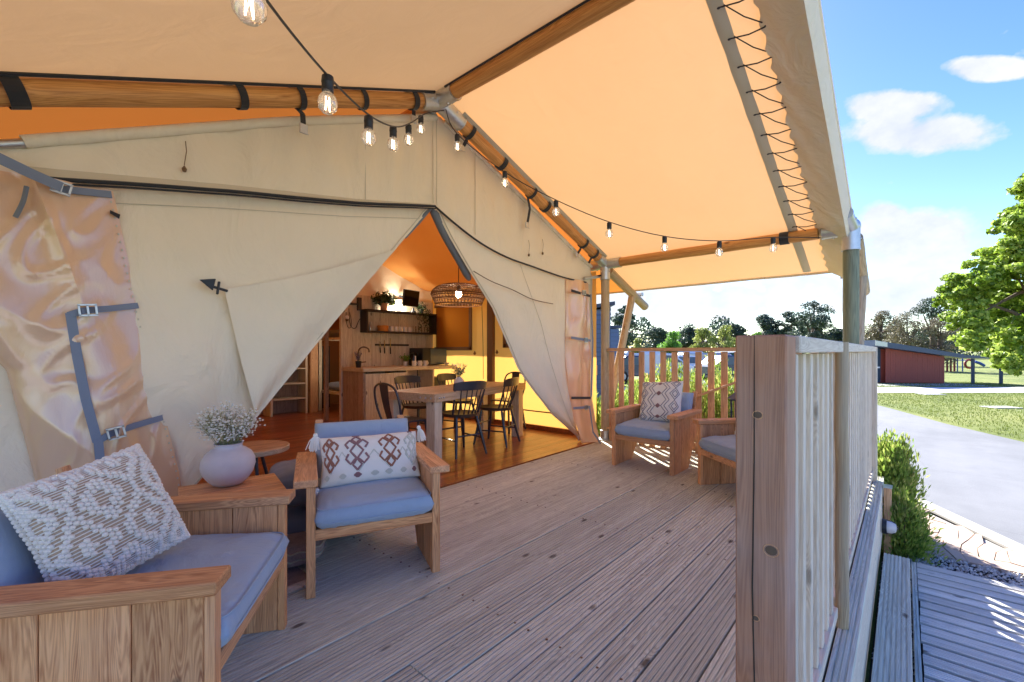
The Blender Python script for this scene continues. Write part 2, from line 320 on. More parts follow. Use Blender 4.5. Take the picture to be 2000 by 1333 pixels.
# ------------------------------------------------------------------ mesh helpers
OFF = {}
def link(o, parent=None, mat=None):
    COL.objects.link(o)
    if parent is not None: o.parent = parent
    if mat: o.data.materials.append(MATS[mat])
    return o
def off(parent):
    return OFF.get(parent.name, Vector()) if parent is not None else Vector()
def tag(o, label=None, cat=None, group=None, kind=None):
    if label: o['label'] = label
    if cat: o['category'] = cat
    if group: o['group'] = group
    if kind: o['kind'] = kind
    return o
def root(name, loc=(0, 0, 0), label=None, cat=None, group=None, kind=None, rz=0, local=False):
    o = bpy.data.objects.new(name, None); COL.objects.link(o); o.location = loc; o.rotation_euler = (0, 0, rz); o.empty_display_size = .1
    OFF[o.name] = Vector() if local else Vector(loc)
    return tag(o, label, cat, group, kind)
class MB:
    def __init__(s): s.v = []; s.f = []
    def add(s, vs, fs):
        b = len(s.v); s.v += [tuple(x) for x in vs]; s.f += [tuple(i+b for i in f) for f in fs]; return s
    def box(s, c, d, M=None):
        c = Vector(c); vs = [Vector(((i & 1)-.5, ((i >> 1) & 1)-.5, ((i >> 2) & 1)-.5)) for i in range(8)]
        vs = [Vector((v.x*d[0], v.y*d[1], v.z*d[2])) for v in vs]
        if M: vs = [M @ v for v in vs]
        return s.add([v+c for v in vs], [(0, 2, 3, 1), (4, 5, 7, 6), (0, 1, 5, 4), (2, 6, 7, 3), (0, 4, 6, 2), (1, 3, 7, 5)])
    def span(s, a, b): return s.box([(x+y)/2 for x, y in zip(a, b)], [abs(y-x) for x, y in zip(a, b)])
    def bar(s, a, b, w, h, up=(0, 0, 1)):
        a, b = Vector(a), Vector(b); z = (b-a); L = z.length; z.normalize(); u = Vector(up); x = u.cross(z)
        if x.length < 1e-4: x = Vector((1, 0, 0)).cross(z)
        x.normalize(); y = z.cross(x)
        return s.box((a+b)/2, (w, h, L), Matrix((x, y, z)).transposed())
    def prism(s, poly, e, depth_vec):
        """poly: list of 3D points, extruded by depth_vec"""
        n = len(poly); d = Vector(depth_vec); p = [Vector(q) for q in poly]
        return s.add(p+[q+d for q in p], [tuple(range(n))[::-1], tuple(range(n, 2*n))]+[(i, (i+1) % n, (i+1) % n+n, i+n) for i in range(n)])
    def tube(s, pts, r, n=8, caps=True, flat=None):
        pts = [Vector(p) for p in pts]; m_ = len(pts); rs = r if isinstance(r, (list, tuple)) else [r]*m_
        vs = []; fs = []; prev = None
        for i, p in enumerate(pts):
            t = (pts[min(i+1, m_-1)]-pts[max(i-1, 0)]).normalized()
            if prev is None:
                a = Vector((0, 0, 1)) if abs(t.z) < .9 else Vector((1, 0, 0)); x = a.cross(t).normalized()
            else: x = (prev - t*prev.dot(t)).normalized()
            prev = x; y = t.cross(x)
            for k in range(n):
                an = 2*math.pi*k/n; vs.append(p + x*math.cos(an)*rs[i] + y*math.sin(an)*rs[i]*(flat or 1))
        for i in range(m_-1):
            for k in range(n): fs.append((i*n+k, i*n+(k+1) % n, (i+1)*n+(k+1) % n, (i+1)*n+k))
        if caps: fs += [tuple(range(n))[::-1], tuple((m_-1)*n+k for k in range(n))]
        return s.add(vs, fs)
    def lathe(s, prof, c=(0, 0, 0), n=20, wob=0):
        c = Vector(c); vs = []; fs = []
        for i, (r_, z) in enumerate(prof):
            for k in range(n):
                a = 2*math.pi*k/n; w_ = 1+wob*noise.noise(Vector((math.cos(a)*1.3, math.sin(a)*1.3, z*6)))
                vs.append(c+Vector((r_*w_*math.cos(a), r_*w_*math.sin(a), z)))
        for i in range(len(prof)-1):
            for k in range(n): fs.append((i*n+k, i*n+(k+1) % n, (i+1)*n+(k+1) % n, (i+1)*n+k))
        if prof[0][0] > 1e-5: fs.append(tuple(range(n))[::-1])
        if prof[-1][0] > 1e-5: fs.append(tuple((len(prof)-1)*n+k for k in range(n)))
        return s.add(vs, fs)
    def grid(s, fn, nu, nv):
        vs = [fn(i/nu, j/nv) for j in range(nv+1) for i in range(nu+1)]
        fs = [(j*(nu+1)+i, j*(nu+1)+i+1, (j+1)*(nu+1)+i+1, (j+1)*(nu+1)+i) for j in range(nv) for i in range(nu)]
        return s.add(vs, fs)
    def ball(s, c, r, n=8, sq=(1, 1, 1)):
        c = Vector(c); vs = []; fs = []; m_ = max(4, n//2)
        for i in range(m_+1):
            th = math.pi*i/m_
            for k in range(n):
                a = 2*math.pi*k/n; vs.append(c+Vector((r*sq[0]*math.sin(th)*math.cos(a), r*sq[1]*math.sin(th)*math.sin(a), r*sq[2]*math.cos(th))))
        for i in range(m_):
            for k in range(n): fs.append((i*n+k, (i+1)*n+k, (i+1)*n+(k+1) % n, i*n+(k+1) % n))
        return s.add(vs, fs)
    def mesh(s, name, o=Vector(), smooth=False, bevel=0, angle=None, merge=False):
        me = bpy.data.meshes.new(name); me.from_pydata([(v[0]-o.x, v[1]-o.y, v[2]-o.z) for v in s.v], [], s.f)
        if merge or bevel:
            bm = bmesh.new(); bm.from_mesh(me)
            if merge: bmesh.ops.remove_doubles(bm, verts=bm.verts, dist=1e-5)
            if bevel:
                ed = [e for e in bm.edges if len(e.link_faces) == 2 and e.calc_face_angle(0) > .5]
                bmesh.ops.bevel(bm, geom=ed, offset=bevel, segments=1, affect='EDGES', clamp_overlap=True)
            bm.to_mesh(me); bm.free()
        if smooth:
            me.polygons.foreach_set('use_smooth', [True]*len(me.polygons))
            if angle: me.set_sharp_from_angle(angle=R(angle))
        me.update(); return me
    def build(s, name, mat, parent=None, smooth=False, bevel=0, angle=40, merge=False, kind=None):
        o = bpy.data.objects.new(name, s.mesh(name, off(parent), smooth, bevel, angle, merge))
        link(o, parent, mat)
        if parent is not None: OFF[o.name] = off(parent)
        if kind: o['kind'] = kind
        return o
def obj_at(name, me, loc, parent=None, rot=None):
    o = bpy.data.objects.new(name, me); COL.objects.link(o)
    if parent is not None: o.parent = parent
    o.location = Vector(loc)-off(parent)
    if rot is not None: o.rotation_euler = rot
    return o
def pole(name, a, b, r, mat, parent, r2=None, n=18):
    """a round timber whose own Z runs along it, so that its grain does too"""
    a, b = Vector(a), Vector(b); d = b-a; L = d.length; k = 10; r2 = r2 or r
    mb = MB(); ph = random.random()*50
    mb.tube([(0.004*noise.noise(Vector((i*.5+ph, 1, 2))), .004*noise.noise(Vector((i*.5+ph, 5, 2))), L*i/k) for i in range(k+1)], [r+(r2-r)*i/k for i in range(k+1)], n)
    me = mb.mesh(name, smooth=True, angle=50); me.materials.append(MATS[mat])
    o = obj_at(name, me, a, parent, d.to_track_quat('Z', 'Y').to_euler()); OFF[o.name] = Vector(); return o
def copy_tree(o, parent=None):
    c = o.copy(); COL.objects.link(c); c.parent = parent
    for ch in list(o.children): copy_tree(ch, c)
    return c
def quads(name, pts, nrm, w, h, mat, parent=None, kind=None, updir=None):
    """many leaf-sized faces: pts (n,3), nrm (n,3) facing, sizes w, h arrays"""
    n = len(pts); pts = np.asarray(pts, float)-np.array(off(parent)); nrm = np.asarray(nrm, float); nrm /= np.linalg.norm(nrm, axis=1, keepdims=True)+1e-9
    a = np.random.normal(size=(n, 3)) if updir is None else np.asarray(updir, float)+np.random.normal(size=(n, 3))*.25
    t = np.cross(nrm, a); t /= np.linalg.norm(t, axis=1, keepdims=True)+1e-9; b = np.cross(nrm, t)
    w = np.broadcast_to(w, n)[:, None]*.5; h = np.broadcast_to(h, n)[:, None]*.5
    v = np.stack([pts-b*h, pts+t*w, pts+b*h, pts-t*w], 1).reshape(-1, 3)
    me = bpy.data.meshes.new(name); me.vertices.add(4*n); me.vertices.foreach_set('co', v.ravel())
    me.loops.add(4*n); me.loops.foreach_set('vertex_index', np.arange(4*n)); me.polygons.add(n)
    me.polygons.foreach_set('loop_start', np.arange(n)*4); me.polygons.foreach_set('loop_total', np.full(n, 4)); me.update(calc_edges=True)
    o = bpy.data.objects.new(name, me); link(o, parent, mat)
    if kind: o['kind'] = kind
    return o
def lerp(a, b, t): return a+(b-a)*t
def ipl(pts, x):
    """piecewise-linear y(x)"""
    if x <= pts[0][0]: return pts[0][1]
    for (x0, y0), (x1, y1) in zip(pts, pts[1:]):
        if x <= x1: return lerp(y0, y1, (x-x0)/(x1-x0+1e-9))
    return pts[-1][1]
def along(pts, t):
    """point at parameter t (0..1, by length) on a polyline"""
    pts = [Vector(p) for p in pts]; L = [(b-a).length for a, b in zip(pts, pts[1:])]; T = sum(L)*t
    for a, b, l in zip(pts, pts[1:], L):
        if T <= l or b is pts[-1]: return a.lerp(b, min(1, T/l))
        T -= l
def smooth_pl(pts, n=24):
    pts = [Vector(p) for p in pts]; q = [pts[0]]+pts+[pts[-1]]; out = []
    seg = len(pts)-1
    for i in range(n+1):
        t = i/n*seg; k = min(int(t), seg-1); u = t-k; p0, p1, p2, p3 = q[k], q[k+1], q[k+2], q[k+3]
        out.append(.5*((2*p1)+(p2-p0)*u+(2*p0-5*p1+4*p2-p3)*u*u+(3*p1-p0-3*p2+p3)*u**3))
    return out
def nz3(x, y, z): return noise.noise(Vector((x, y, z)))
# ================================================================== SETTING
GZ = -.6
def sheet(name, pts, z, mat, thick=0, kind='structure', label=None, cat=None):
    mb = MB(); pts = [Vector((p[0], p[1], z)) for p in pts]
    if thick: mb.prism([p-Vector((0, 0, thick)) for p in pts], None, (0, 0, thick))
    else: mb.add(pts, [tuple(range(len(pts)))])
    o = mb.build(name, mat, kind=kind)
    if o.data.polygons[0].normal.z < 0 and not thick: o.data.flip_normals()
    return tag(o, label, cat)
def cs(a, b): return (FW*a+RT*b)          # camera-axis coordinates (ahead, right) -> world
gpoly = [(-700, -700), (900, -700), (900, 900), (-700, 900)]
sheet('ground', gpoly, GZ, 'lawn', label='mown green lawn around the deck and the road')
road_low = [(-4, -6.55), (2.4, -2.84), (5.95, -.79), (7.34, .017), (12, 2.75), (30, 13.5)]
road_up = [(44, 11), (17.7, .3), (14.86, -.76), (12.8, -1.75), (9, -4.0), (5, -7.4), (-1, -13)]
sheet('road', road_low+road_up, GZ+.006, 'asphalt', label='pale grey asphalt drive curving past the deck')
sheet('bounce_slab', [(-16, -22), (1.5, -22), (1.5, -3.6), (-16, -3.6)], GZ+.012, 'pale_concrete', label='added pale slab out of view, bouncing sunlight onto the tent front')  # added out of view to throw sunlight back onto facade and deck
mbk = MB()
for (a, b) in zip(road_low, road_low[1:]):
    a, b = Vector((*a, 0)), Vector((*b, 0)); d = (b-a).normalized(); nrm = Vector((-d.y, d.x, 0))
    if nrm.y < 0: nrm = -nrm
    mbk.prism([(*(a+nrm*.0).xy, GZ+.01), (*(b).xy, GZ+.01), (*(b+nrm*.17).xy, GZ+.01), (*(a+nrm*.17).xy, GZ+.01)], None, (0, 0, .022))
tag(mbk.build('kerb', 'kerb_concrete', kind='structure'), 'flat pale concrete edging along the drive')
sheet('concrete_path', [cs(18.6, -14).xy, cs(18.6, 60).xy, cs(21.5, 60).xy, cs(21.5, -14).xy], GZ+.01, 'pale_concrete', .004, label='pale concrete path in front of the red shed')
sheet('shed_slab', [cs(22.3, 15.5).xy, cs(22.3, 24).xy, cs(30, 24).xy, cs(30, 15.5).xy], GZ+.012, 'pale_concrete', .004, label='concrete slab the red shed stands on')
# paved verge: irregular stamped stones, each its own piece, laid between the gravel and the drive
pv = root('paved_verge', (6, -.4, GZ), 'beige crazy paving wedge between the gravel and the drive', kind='structure')
sheet('paving_bed', [(5.18, 1.2), (8.8, 1.2), (7.2, -.06), (5.9, -.8), (2.5, -2.75), (5.18, -2.75)], GZ+.004, 'kerb_concrete')
bpy.data.objects['paving_bed']['label'] = 'mortar bed under the beige crazy paving'
def inside_pave(x, y):
    yr = ipl([(2.4, -2.84), (5.95, -.79), (7.34, .017), (12, 2.75)], x)
    return x > 5.2 and y > yr+.19 and y < 1.1
rs = random.Random(3); nx_, ny_ = 16, 26
pg = {}
for i in range(nx_+1):
    for j in range(ny_+1):
        pg[i, j] = Vector((5.2+i*.21+(rs.uniform(-.07, .07) if i else 0), -1.4+j*.098+rs.uniform(-.03, .03)+.06*math.sin(i*1.3), GZ+.008))
done = set()
for i in range(nx_):
    for j in range(ny_):
        if (i, j) in done: continue
        w_ = 2 if rs.random() < .45 and i+1 < nx_ and (i+1, j) not in done else 1
        for q in range(w_): done.add((i+q, j))
        ring = [pg[i+q, j] for q in range(w_+1)]+[pg[i+w_-q, j+1] for q in range(w_+1)]
        c = sum(ring, Vector())/len(ring)
        if not inside_pave(c.x, c.y): continue
        ring = [p+(c-p).normalized()*.006 for p in ring]
        hgt = .014+rs.uniform(0, .006)
        MB().prism(ring, None, (0, 0, hgt)).build('stone', 'paving_stone', pv)
# gravel strip
gp = []
rs = np.random.RandomState(5)
gb = MB()
for k in range(5200):
    if k < 3900: x, y = rs.uniform(4.62, 5.2), rs.uniform(-2.2, .12)
    else: x, y = rs.uniform(3.2, 5.3), rs.uniform(-.05, .13)
    r_ = rs.uniform(.006, .016); a = rs.uniform(0, 6.28); c_, s_ = math.cos(a)*r_, math.sin(a)*r_
    z = GZ+.012+rs.uniform(0, .01)
    gb.add([(x+c_, y+s_, z), (x-s_*1.2, y+c_*.8, z), (x-c_, y-s_, z), (x+s_, y-c_*1.1, z), (x+r_*.2, y, z+r_*.9)], [(0, 1, 4), (1, 2, 4), (2, 3, 4), (3, 0, 4)])
tag(gb.build('gravel', 'gravel_mix', kind='stuff'), 'grey gravel between the boardwalk and the paving')
sheet('gravel_base', [(.5, -3.4), (5.2, -3.4), (5.2, .14), (.5, .14)], GZ+.003, 'dark_soil', label='dark soil under the gravel strip')
# ------------------------------------------------------------------ grooved boards
def grooved(L0, L1, w0, w1, top, th, axis=0, ng=8, gd=.0045):
    """board along axis 0 (X) or 1 (Y) with milled grooves"""
    W_ = w1-w0; st = W_/ng; prof = [(w0, top-th), (w0, top-.003), (w0+.002, top)]
    for k in range(1, ng):
        c = w0+st*k; g = st*.17
        prof += [(c-g, top), (c-g*.6, top-gd), (c+g*.6, top-gd), (c+g, top)]
    prof += [(w1-.002, top), (w1, top-.003), (w1, top-th)]
    n = len(prof); mb = MB()
    f = (lambda l, p: (l, p[0], p[1])) if axis == 0 else (lambda l, p: (p[0], l, p[1]))
    vs = [f(L0, p) for p in prof]+[f(L1, p) for p in prof]
    return mb.add(vs, [(i, i+1, n+i+1, n+i) for i in range(n-1)]+[(n-1, 0, n, 2*n-1)]+[tuple(range(n))[::-1], tuple(range(n, 2*n))])
deck = root('deck', (2, 1.5, 0), 'weathered grooved timber deck under the awning', kind='structure')
edges = [.135, .213]+[.213+.1643*(k+1) for k in range(16)]+[2.915]
rs = random.Random(11)
for k, (y0, y1) in enumerate(zip(edges, edges[1:])):
    cuts = [-1.7]+([rs.uniform(-.6, 4.6)] if k % 3 == 1 else [])+[5.32]
    for x0, x1 in zip(cuts, cuts[1:]):
        dz = rs.uniform(-.0015, .0015)
        grooved(x0+.002, x1-.002, y0+.0035, y1-.0035, dz, .028, 0, 8 if y1-y0 > .1 else 4).build('plank', 'deck_wood', deck)
mb = MB().span((-1.7, .139, -.40), (5.32, .163, -.031)); mb.build('fascia_board', 'rail_wood_x', deck, bevel=.003)
MB().span((5.29, .17, -.55), (5.318, 2.9, -.031)).build('fascia_board', 'rail_wood_y', deck)
for x in (-1, .2, 1.4, 2.6, 3.8, 5.0): MB().span((x, .17, -.16), (x+.045, 9.3, -.031)).build('joist', 'grey_wood_z', deck)
MB().span((-1.7, .20, -.60), (5.2, 2.9, -.55)).build('soil_bed', 'dark_soil', deck)
sc_ = MB()
for x in (-1, .2, 1.4, 2.6, 3.8, 5.0):
    for y0, y1 in zip(edges, edges[1:]):
        if y1-y0 < .1: continue
        for yy in (y0+.035, y1-.035): c_ = Vector((x+.02+rs.uniform(-.006, .006), yy+rs.uniform(-.004, .004), .0025)); sc_.lathe([(.0, 0), (.0052, -.001), (.0055, -.004)], c_, 8)
sc_.build('screws', 'bronze', deck, kind='stuff')
step = root('side_step', (2.8, .04, -.32), 'grooved timber step board running below the deck edge', kind='structure')
grooved(-1.2, 4.23, -.028, .112, -.32, .03, 0, 7).build('plank', 'deck_wood', step)
for x in (0.2, 2.0, 3.9): MB().span((x, -.02, -.58), (x+.045, .10, -.351)).build('bearer', 'grey_wood_z', step)
bw = root('boardwalk', (3.6, -1.5, -.5), 'grooved timber boards laid crosswise beside the deck', kind='structure')
x = 4.70; rs = random.Random(5)
while x > .9:
    grooved(-3.4, -.075+rs.uniform(-.004, .004), x-.084, x, -.5, .018, 1, 5).build('plank', 'deck_wood_y', bw); x -= .1165
grooved(.9, 4.7, -.068, -.040, -.502, .03, 0, 2).build('edge_board', 'deck_wood', bw)
for y in (-.3, -1.4, -2.6): MB().span((.9, y-.04, -.59), (4.7, y, -.532)).build('bearer', 'grey_wood_z', bw)
# interior floor
fl = root('interior_floor', (2.5, 6, 0), 'polished red brown timber floor inside the tent', kind='structure')
y = 2.925; k = 0; rs = random.Random(8)
while y < 9.35:
    cuts = [-.45]+sorted(rs.uniform(.5, 4.6) for _ in range(2))+[5.16]
    for x0, x1 in zip(cuts, cuts[1:]): MB().span((x0+.0008, y+.0008, -.02), (x1-.0008, y+.089, .010+rs.uniform(-.0004, .0004))).build('floorboard', 'floor_wood', fl)
    y += .09
# ================================================================== TENT
tent = root('safari_tent', (2.4, 3.05, 0), 'large beige canvas safari tent with an awning on timber poles over the deck', 'tent')
def MZ(x): return 3.30-.3455*(x-2.38) if x >= 2.38 else 3.30-.404*(2.38-x)
Y0, Y1 = .37, 9.8
def roof(u, v, xa, xb):
    x = lerp(xa, xb, u); y = lerp(Y0, Y1, v)
    sag = -.018*math.sin(math.pi*min(1, abs(x-2.38)/2.8))*(.5-.5*math.cos(2*math.pi*((y-.42)/2.5 % 1)))
    return Vector((x, y, MZ(x)+sag+.008*nz3(x*1.1, y*1.1, 3)))
VS = (2.97-Y0)/(Y1-Y0)
for xe in (6.03, -1.3):
    MB().grid(lambda u, v: roof(u, v*VS, 2.38, xe), 40, 30).build('roof_canvas', 'roof_canvas', tent, smooth=True)
    MB().grid(lambda u, v: roof(u, lerp(VS, 1, v), 2.38, xe), 40, 50).build('rear_roof_canvas', 'roof_canvas_shaded', tent, smooth=True)
# eave hems
for xe in (6.03, -1.3):
    MB().tube([(xe, lerp(Y0, Y1, k/30), MZ(xe)-.012+.006*nz3(k*.4, xe, 1)) for k in range(31)], .014, 8).build('eave_hem', 'hem_canvas', tent, smooth=True)
# the front edge: canvas wrapped round the front rafter and laced back to a strip under the roof
for side, xs in (('r', (2.42, 5.98)), ('l', (2.34, -1.25))):
    def flap(u, v):
        x = lerp(xs[0], xs[1], u); y = lerp(.355, .635, v)
        dip = .165*math.sqrt(max(0, v)/.13) if v < .13 else lerp(.165, .02, (v-.13)/.87)
        dip = dip+.012
        wr = .016*math.sin(x*17+v*9+5*nz3(x, v, 0))*(v**.7)*(.3+.7*abs(nz3(x*2, 0, 7)))
        yy = y + .012*math.sin(x*41)*(1 if v > .98 else 0)
        return Vector((x, yy, MZ(x)-dip+wr+.012*nz3(x*3, y*6, 5)))
    MB().grid(flap, 90, 14).build('front_flap', 'beige_canvas', tent, smooth=True)
    MB().grid(lambda u, v: Vector((lerp(xs[0], xs[1], u), lerp(.785, .865, v)+.004*nz3(u*20, v, 2), MZ(lerp(xs[0], xs[1], u))-.010-.008*math.sin(v*math.pi)-.003*nz3(u*30, v*2, 1))), 60, 4).build('lacing_strip', 'hem_canvas', tent, smooth=True)
    # edge roll in front
    MB().tube([(lerp(xs[0], xs[1], k/24), .362, MZ(lerp(xs[0], xs[1], k/24))-.008) for k in range(25)], .016, 8).build('front_hem', 'beige_canvas', tent, smooth=True)
    n = 13
    for k in range(n):
        x = lerp(xs[0]+.12*(1 if side == 'r' else -1), xs[0]+(2.62 if side == 'r' else -2.62), k/(n-1)); sg = 1 if side == 'r' else -1
        z0 = MZ(x)-.03
        MB().tube([(x, .615, z0-.010), (x-.01*sg, .70, z0-.02), (x-.02*sg, .805, z0-.004)], .0042, 6).build('lace', 'webbing_black', tent, smooth=True)
        MB().tube([(x-.02*sg, .78, z0), (x+.09*sg, .70, MZ(x+.09*sg)-.045), (x+.18*sg, .625, MZ(x+.18*sg)-.036)], .0036, 6).build('lace', 'webbing_black', tent, smooth=True)
        for yy in (.612, .808):
            MB().ball((x-(.02*sg if yy > .7 else 0), yy, z0-.006), .010, 8, (1, 1, .5)).build('eyelet', 'black_plastic', tent, smooth=True)
# poles
def rafter(x0, x1, y, r=.058, name='rafter'): return pole(name, (x0, y, MZ(x0)-.065), (x1, y, MZ(x1)-.065), r, 'pole_wood', tent)
JZ = 3.235
for y in (.45, 2.92):
    rafter(2.55, 5.02, y); pole('rafter', (2.22, y, MZ(2.22)-.065), (-.3, y, MZ(-.3)-.065), .058, 'pole_wood', tent)
    # tail of the rafter beyond the eave and its raking brace
    yb = y+.03 if y > 1 else .345
    pole('rafter_tail', (5.30, yb, MZ(5.3)-.075), (6.40, yb, MZ(6.4)-.09), .058, 'pale_pole', tent)
    pole('rafter_tail', (-.5, y, MZ(-.5)-.075), (-1.5, y, MZ(-1.5)-.09), .058, 'pale_pole', tent)
    pole('brace', (5.97, yb, MZ(5.97)-.13), (5.30, yb+.02, .30), .052, 'pale_pole', tent)
    MB().span((6.16, y-.03, MZ(6.2)-.02), (6.22, y+.09, MZ(6.2)+.03)).build('cleat', 'galvanised', tent, bevel=.004)
pole('ridge_pole', (2.38, -.15, JZ), (2.38, 2.76, JZ), .060, 'pole_wood', tent)
pole('ridge_pole', (2.38, 3.08, JZ), (2.38, 9.7, JZ), .060, 'pole_wood', tent)
EZ = MZ(5.15)-.065
pole('eave_pole', (5.15, .62, EZ), (5.15, 2.78, EZ), .056, 'pole_wood', tent)
pole('eave_pole', (5.15, 3.08, EZ), (5.15, 9.7, EZ), .056, 'pole_wood', tent)
EL = MZ(-.4)-.065
pole('eave_pole', (-.4, .62, EL), (-.4, 2.78, EL), .056, 'pole_wood', tent)
def sleeve(a, b, r, parent=tent, name='pole_sleeve'):
    a, b = Vector(a), Vector(b); d = (b-a).normalized()
    mb = MB().tube([a, b], r, 20).tube([b-d*.012, b+d*.002], r+.004, 20)
    o = mb.build(name, 'galvanised', parent, smooth=True, angle=40)
    s_ = d.cross(Vector((0, 0, 1)) if abs(d.z) < .9 else Vector((1, 0, 0))).normalized()
    MB().ball(a.lerp(b, .6)-Vector((0, r, 0)) if abs(d.y) < .5 else a.lerp(b, .6)-Vector((0, 0, r)), .011, 8).build('bolt', 'galvanised', o, smooth=True)
    return o
# ridge joint: three sleeves welded together
sleeve((2.38, 2.93, JZ), (2.38, 2.70, JZ), .069); sleeve((2.38, 2.93, JZ), (2.38, 3.14, JZ), .069)
sleeve((2.38, 2.92, JZ), (2.20, 2.92, MZ(2.20)-.065), .069); sleeve((2.38, 2.92, JZ), (2.64, 2.92, MZ(2.64)-.065), .069)
MB().ball((2.38, 2.92, JZ), .076, 20).build('pole_joint', 'galvanised', tent, smooth=True)
for y, r, mat in ((2.92, .055, 'pale_pole'), (.37, .062, 'green_pole')):
    pole('corner_post', (5.15, y, .0 if y > 1 else -.02), (5.15, y, EZ-.12), r, mat, tent)
    sleeve((5.15, y, EZ+.05), (5.15, y, EZ-.20), r+.008)
    sg = 1 if y < 1 else -1
    sleeve((5.15, y, EZ), (5.15, y+.22*(1 if y < 1 else -1), EZ), .064)
    if y > 1:
        sleeve((5.15, y, EZ), (4.96, y, MZ(4.96)-.065), .064); sleeve((5.15, y, EZ), (5.15, y+.2, EZ), .064)
        MB().lathe([(.10, 0), (.10, .012), (.066, .014), (.064, .12), (.060, .122)], (5.15, y, .0), 20).build('post_foot', 'galvanised', tent, smooth=True, angle=30)
    else: sleeve((5.15, y, EZ), (4.9, y+.03, MZ(4.9)-.065), .064)
for y in (.42, 2.92): pole('corner_post', (-.4, y, 0), (-.4, y, EL), .055, 'pale_pole', tent)
MB().ball((5.15, 2.92, EZ), .072, 18).build('pole_joint', 'galvanised', tent, smooth=True)
MB().ball((5.15, .37, EZ+.02), .076, 18).build('pole_joint', 'galvanised', tent, smooth=True)
# eave canvas: web of cloth round the eave pole
def strap(x, y, ang_dir=(1, 0, -.35), r=.063, w=.045, mat='webbing_black', tail=None, buckle=False):
    """webbing loop round a pole whose axis is ang_dir"""
    d = Vector(ang_dir).normalized(); c = Vector((x, y, MZ(x)-.065)); a = Vector((0, 1, 0)) if abs(d.y) < .7 else Vector((1, 0, 0)); b = d.cross(a).normalized()
    if b.z < 0: b = -b
    mb = MB(); n = 20; vs = []
    for k in range(n+1):
        t = 2*math.pi*k/n; o = a*math.cos(t)*(r+.004)+b*(math.sin(t)*(r+.004)+(.012 if math.sin(t) > .6 else 0))
        for q in (-w/2, w/2): vs.append(c+o+d*q)
        for q in (w/2, -w/2): vs.append(c+o*1.04+d*q)
    fs = []
    for k in range(n):
        i = k*4
        for q in range(4): fs.append((i+q, i+(q+1) % 4, i+4+(q+1) % 4, i+4+q))
    mb.add(vs, fs); o = mb.build('strap', mat, tent)
    if tail:
        pts = [c+Vector((0, .05, -.03)), c+Vector(tail)*.5+Vector((.01, 0, 0)), c+Vector(tail)]
        m2 = MB()
        for p, q in zip(pts, pts[1:]): m2.bar(p, q, .034, .003, up=(0, 1, 0))
        m2.build('strap_tail', mat, o)
        if buckle:
            p = pts[-1]; MB().box(p, (.05, .016, .06)).span(p+Vector((-.03, -.012, -.035)), p+Vector((.03, -.006, -.028))).build('buckle', 'galvanised', o, bevel=.003)
SL = (1, 0, .404)
strap(.02, 2.92, SL, w=.065); strap(.90, 2.92, SL, w=.045); strap(1.24, 2.92, SL, w=.04, tail=(.02, -.03, -.20), buckle=True); strap(1.68, 2.92, SL, w=.04); strap(2.12, 2.92, SL, w=.05, tail=(.03, .02, -.13), buckle=True)
SR = (1, 0, -.3455)
strap(2.74, 2.92, SR, w=.04, tail=(-.04, .05, -.14), buckle=True); strap(3.16, 2.92, SR, w=.05); strap(3.62, 2.92, SR, w=.035, tail=(-.02, .04, -.34), buckle=True); strap(3.86, 2.92, SR, w=.045); strap(4.62, 2.92, SR, w=.04, tail=(-.04, .06, -.14), buckle=True); strap(4.86, 2.92, SR, w=.04, tail=(-.02, .06, -.12))
MB().tube([(5.15, .86, EZ+.0), (5.15, .94, EZ)], .064, 16).build('strap', 'webbing_black', tent, smooth=True, angle=40)
# dark keder rope along the rafters
MB().tube([(x, 2.86, MZ(x)-.012) for x in (-.3, .6, 1.5, 2.3)], .009, 6).build('keder_rope', 'webbing_black', tent, smooth=True)
MB().tube([(2.46, y, MZ(2.46)-.016) for y in (-.1, 1, 2, 2.75)], .009, 6).build('keder_rope', 'hem_canvas', tent, smooth=True)
MB().tube([(2.31, y, MZ(2.31)-.014) for y in (-.1, 1, 2, 2.75)], .008, 6).build('keder_rope', 'webbing_black', tent, smooth=True)
MB().grid(lambda u, v: Vector((lerp(2.6, 5.05, u), lerp(2.83, 2.87, v), MZ(lerp(2.6, 5.05, u))-.02-.02*v)), 20, 1).build('keder_strip', 'hem_canvas', tent, smooth=True)
# ------------------------------------------------------------------ facade
YF = 3.05
TOP = [(-1.2, 1.5), (-.4, 1.92), (-.02, 2.088), (1.2, 2.66), (2.5, 3.20), (3.4, 2.87), (4.97, 2.25)]
HEAD = [(-1.2, 1.62), (-.4, 1.88), (.158, 1.975), (.89, 2.115), (1.7, 2.25), (2.43, 2.40), (2.62, 2.33), (3.015, 2.195), (3.8, 2.075), (4.4, 2.05), (5.0, 2.03)]
def gable(u, v):
    x = lerp(-.42, 5.0, u); t = ipl(TOP, x); b = ipl(HEAD, x)-.02; b = min(b, t-.01); z = lerp(b, t, v)
    k = (1-v)*.5+.5; pleat = .036*math.sin(x*24+3*nz3(x*1.5, 0, 0))*(.25+.75*abs(nz3(x*1.7, 3, 0)))*min(1, (t-b)*2.2)*(1.1-abs(v-.6))
    if x > 2.5: pleat *= .35
    sag = -.05*math.sin(math.pi*v)*min(1, (t-b))*.6
    return Vector((x, YF+pleat+sag*.5+.004*nz3(x*8, z*8, 1), z))
MB().grid(gable, 150, 16).build('gable_panel', 'beige_canvas', tent, smooth=True)
tp = [(x, YF-.012, ipl(TOP, x)-.01) for x in [lerp(.05, 2.45, k/14) for k in range(15)]]
MB().tube(tp, .030, 12).build('gable_sleeve', 'beige_canvas', tent, smooth=True, angle=60)
MB().tube([(-.4, YF-.012, 1.91), (.12, YF-.012, 2.135)], .021, 12).build('gable_tube', 'galvanised', tent, smooth=True, angle=60)
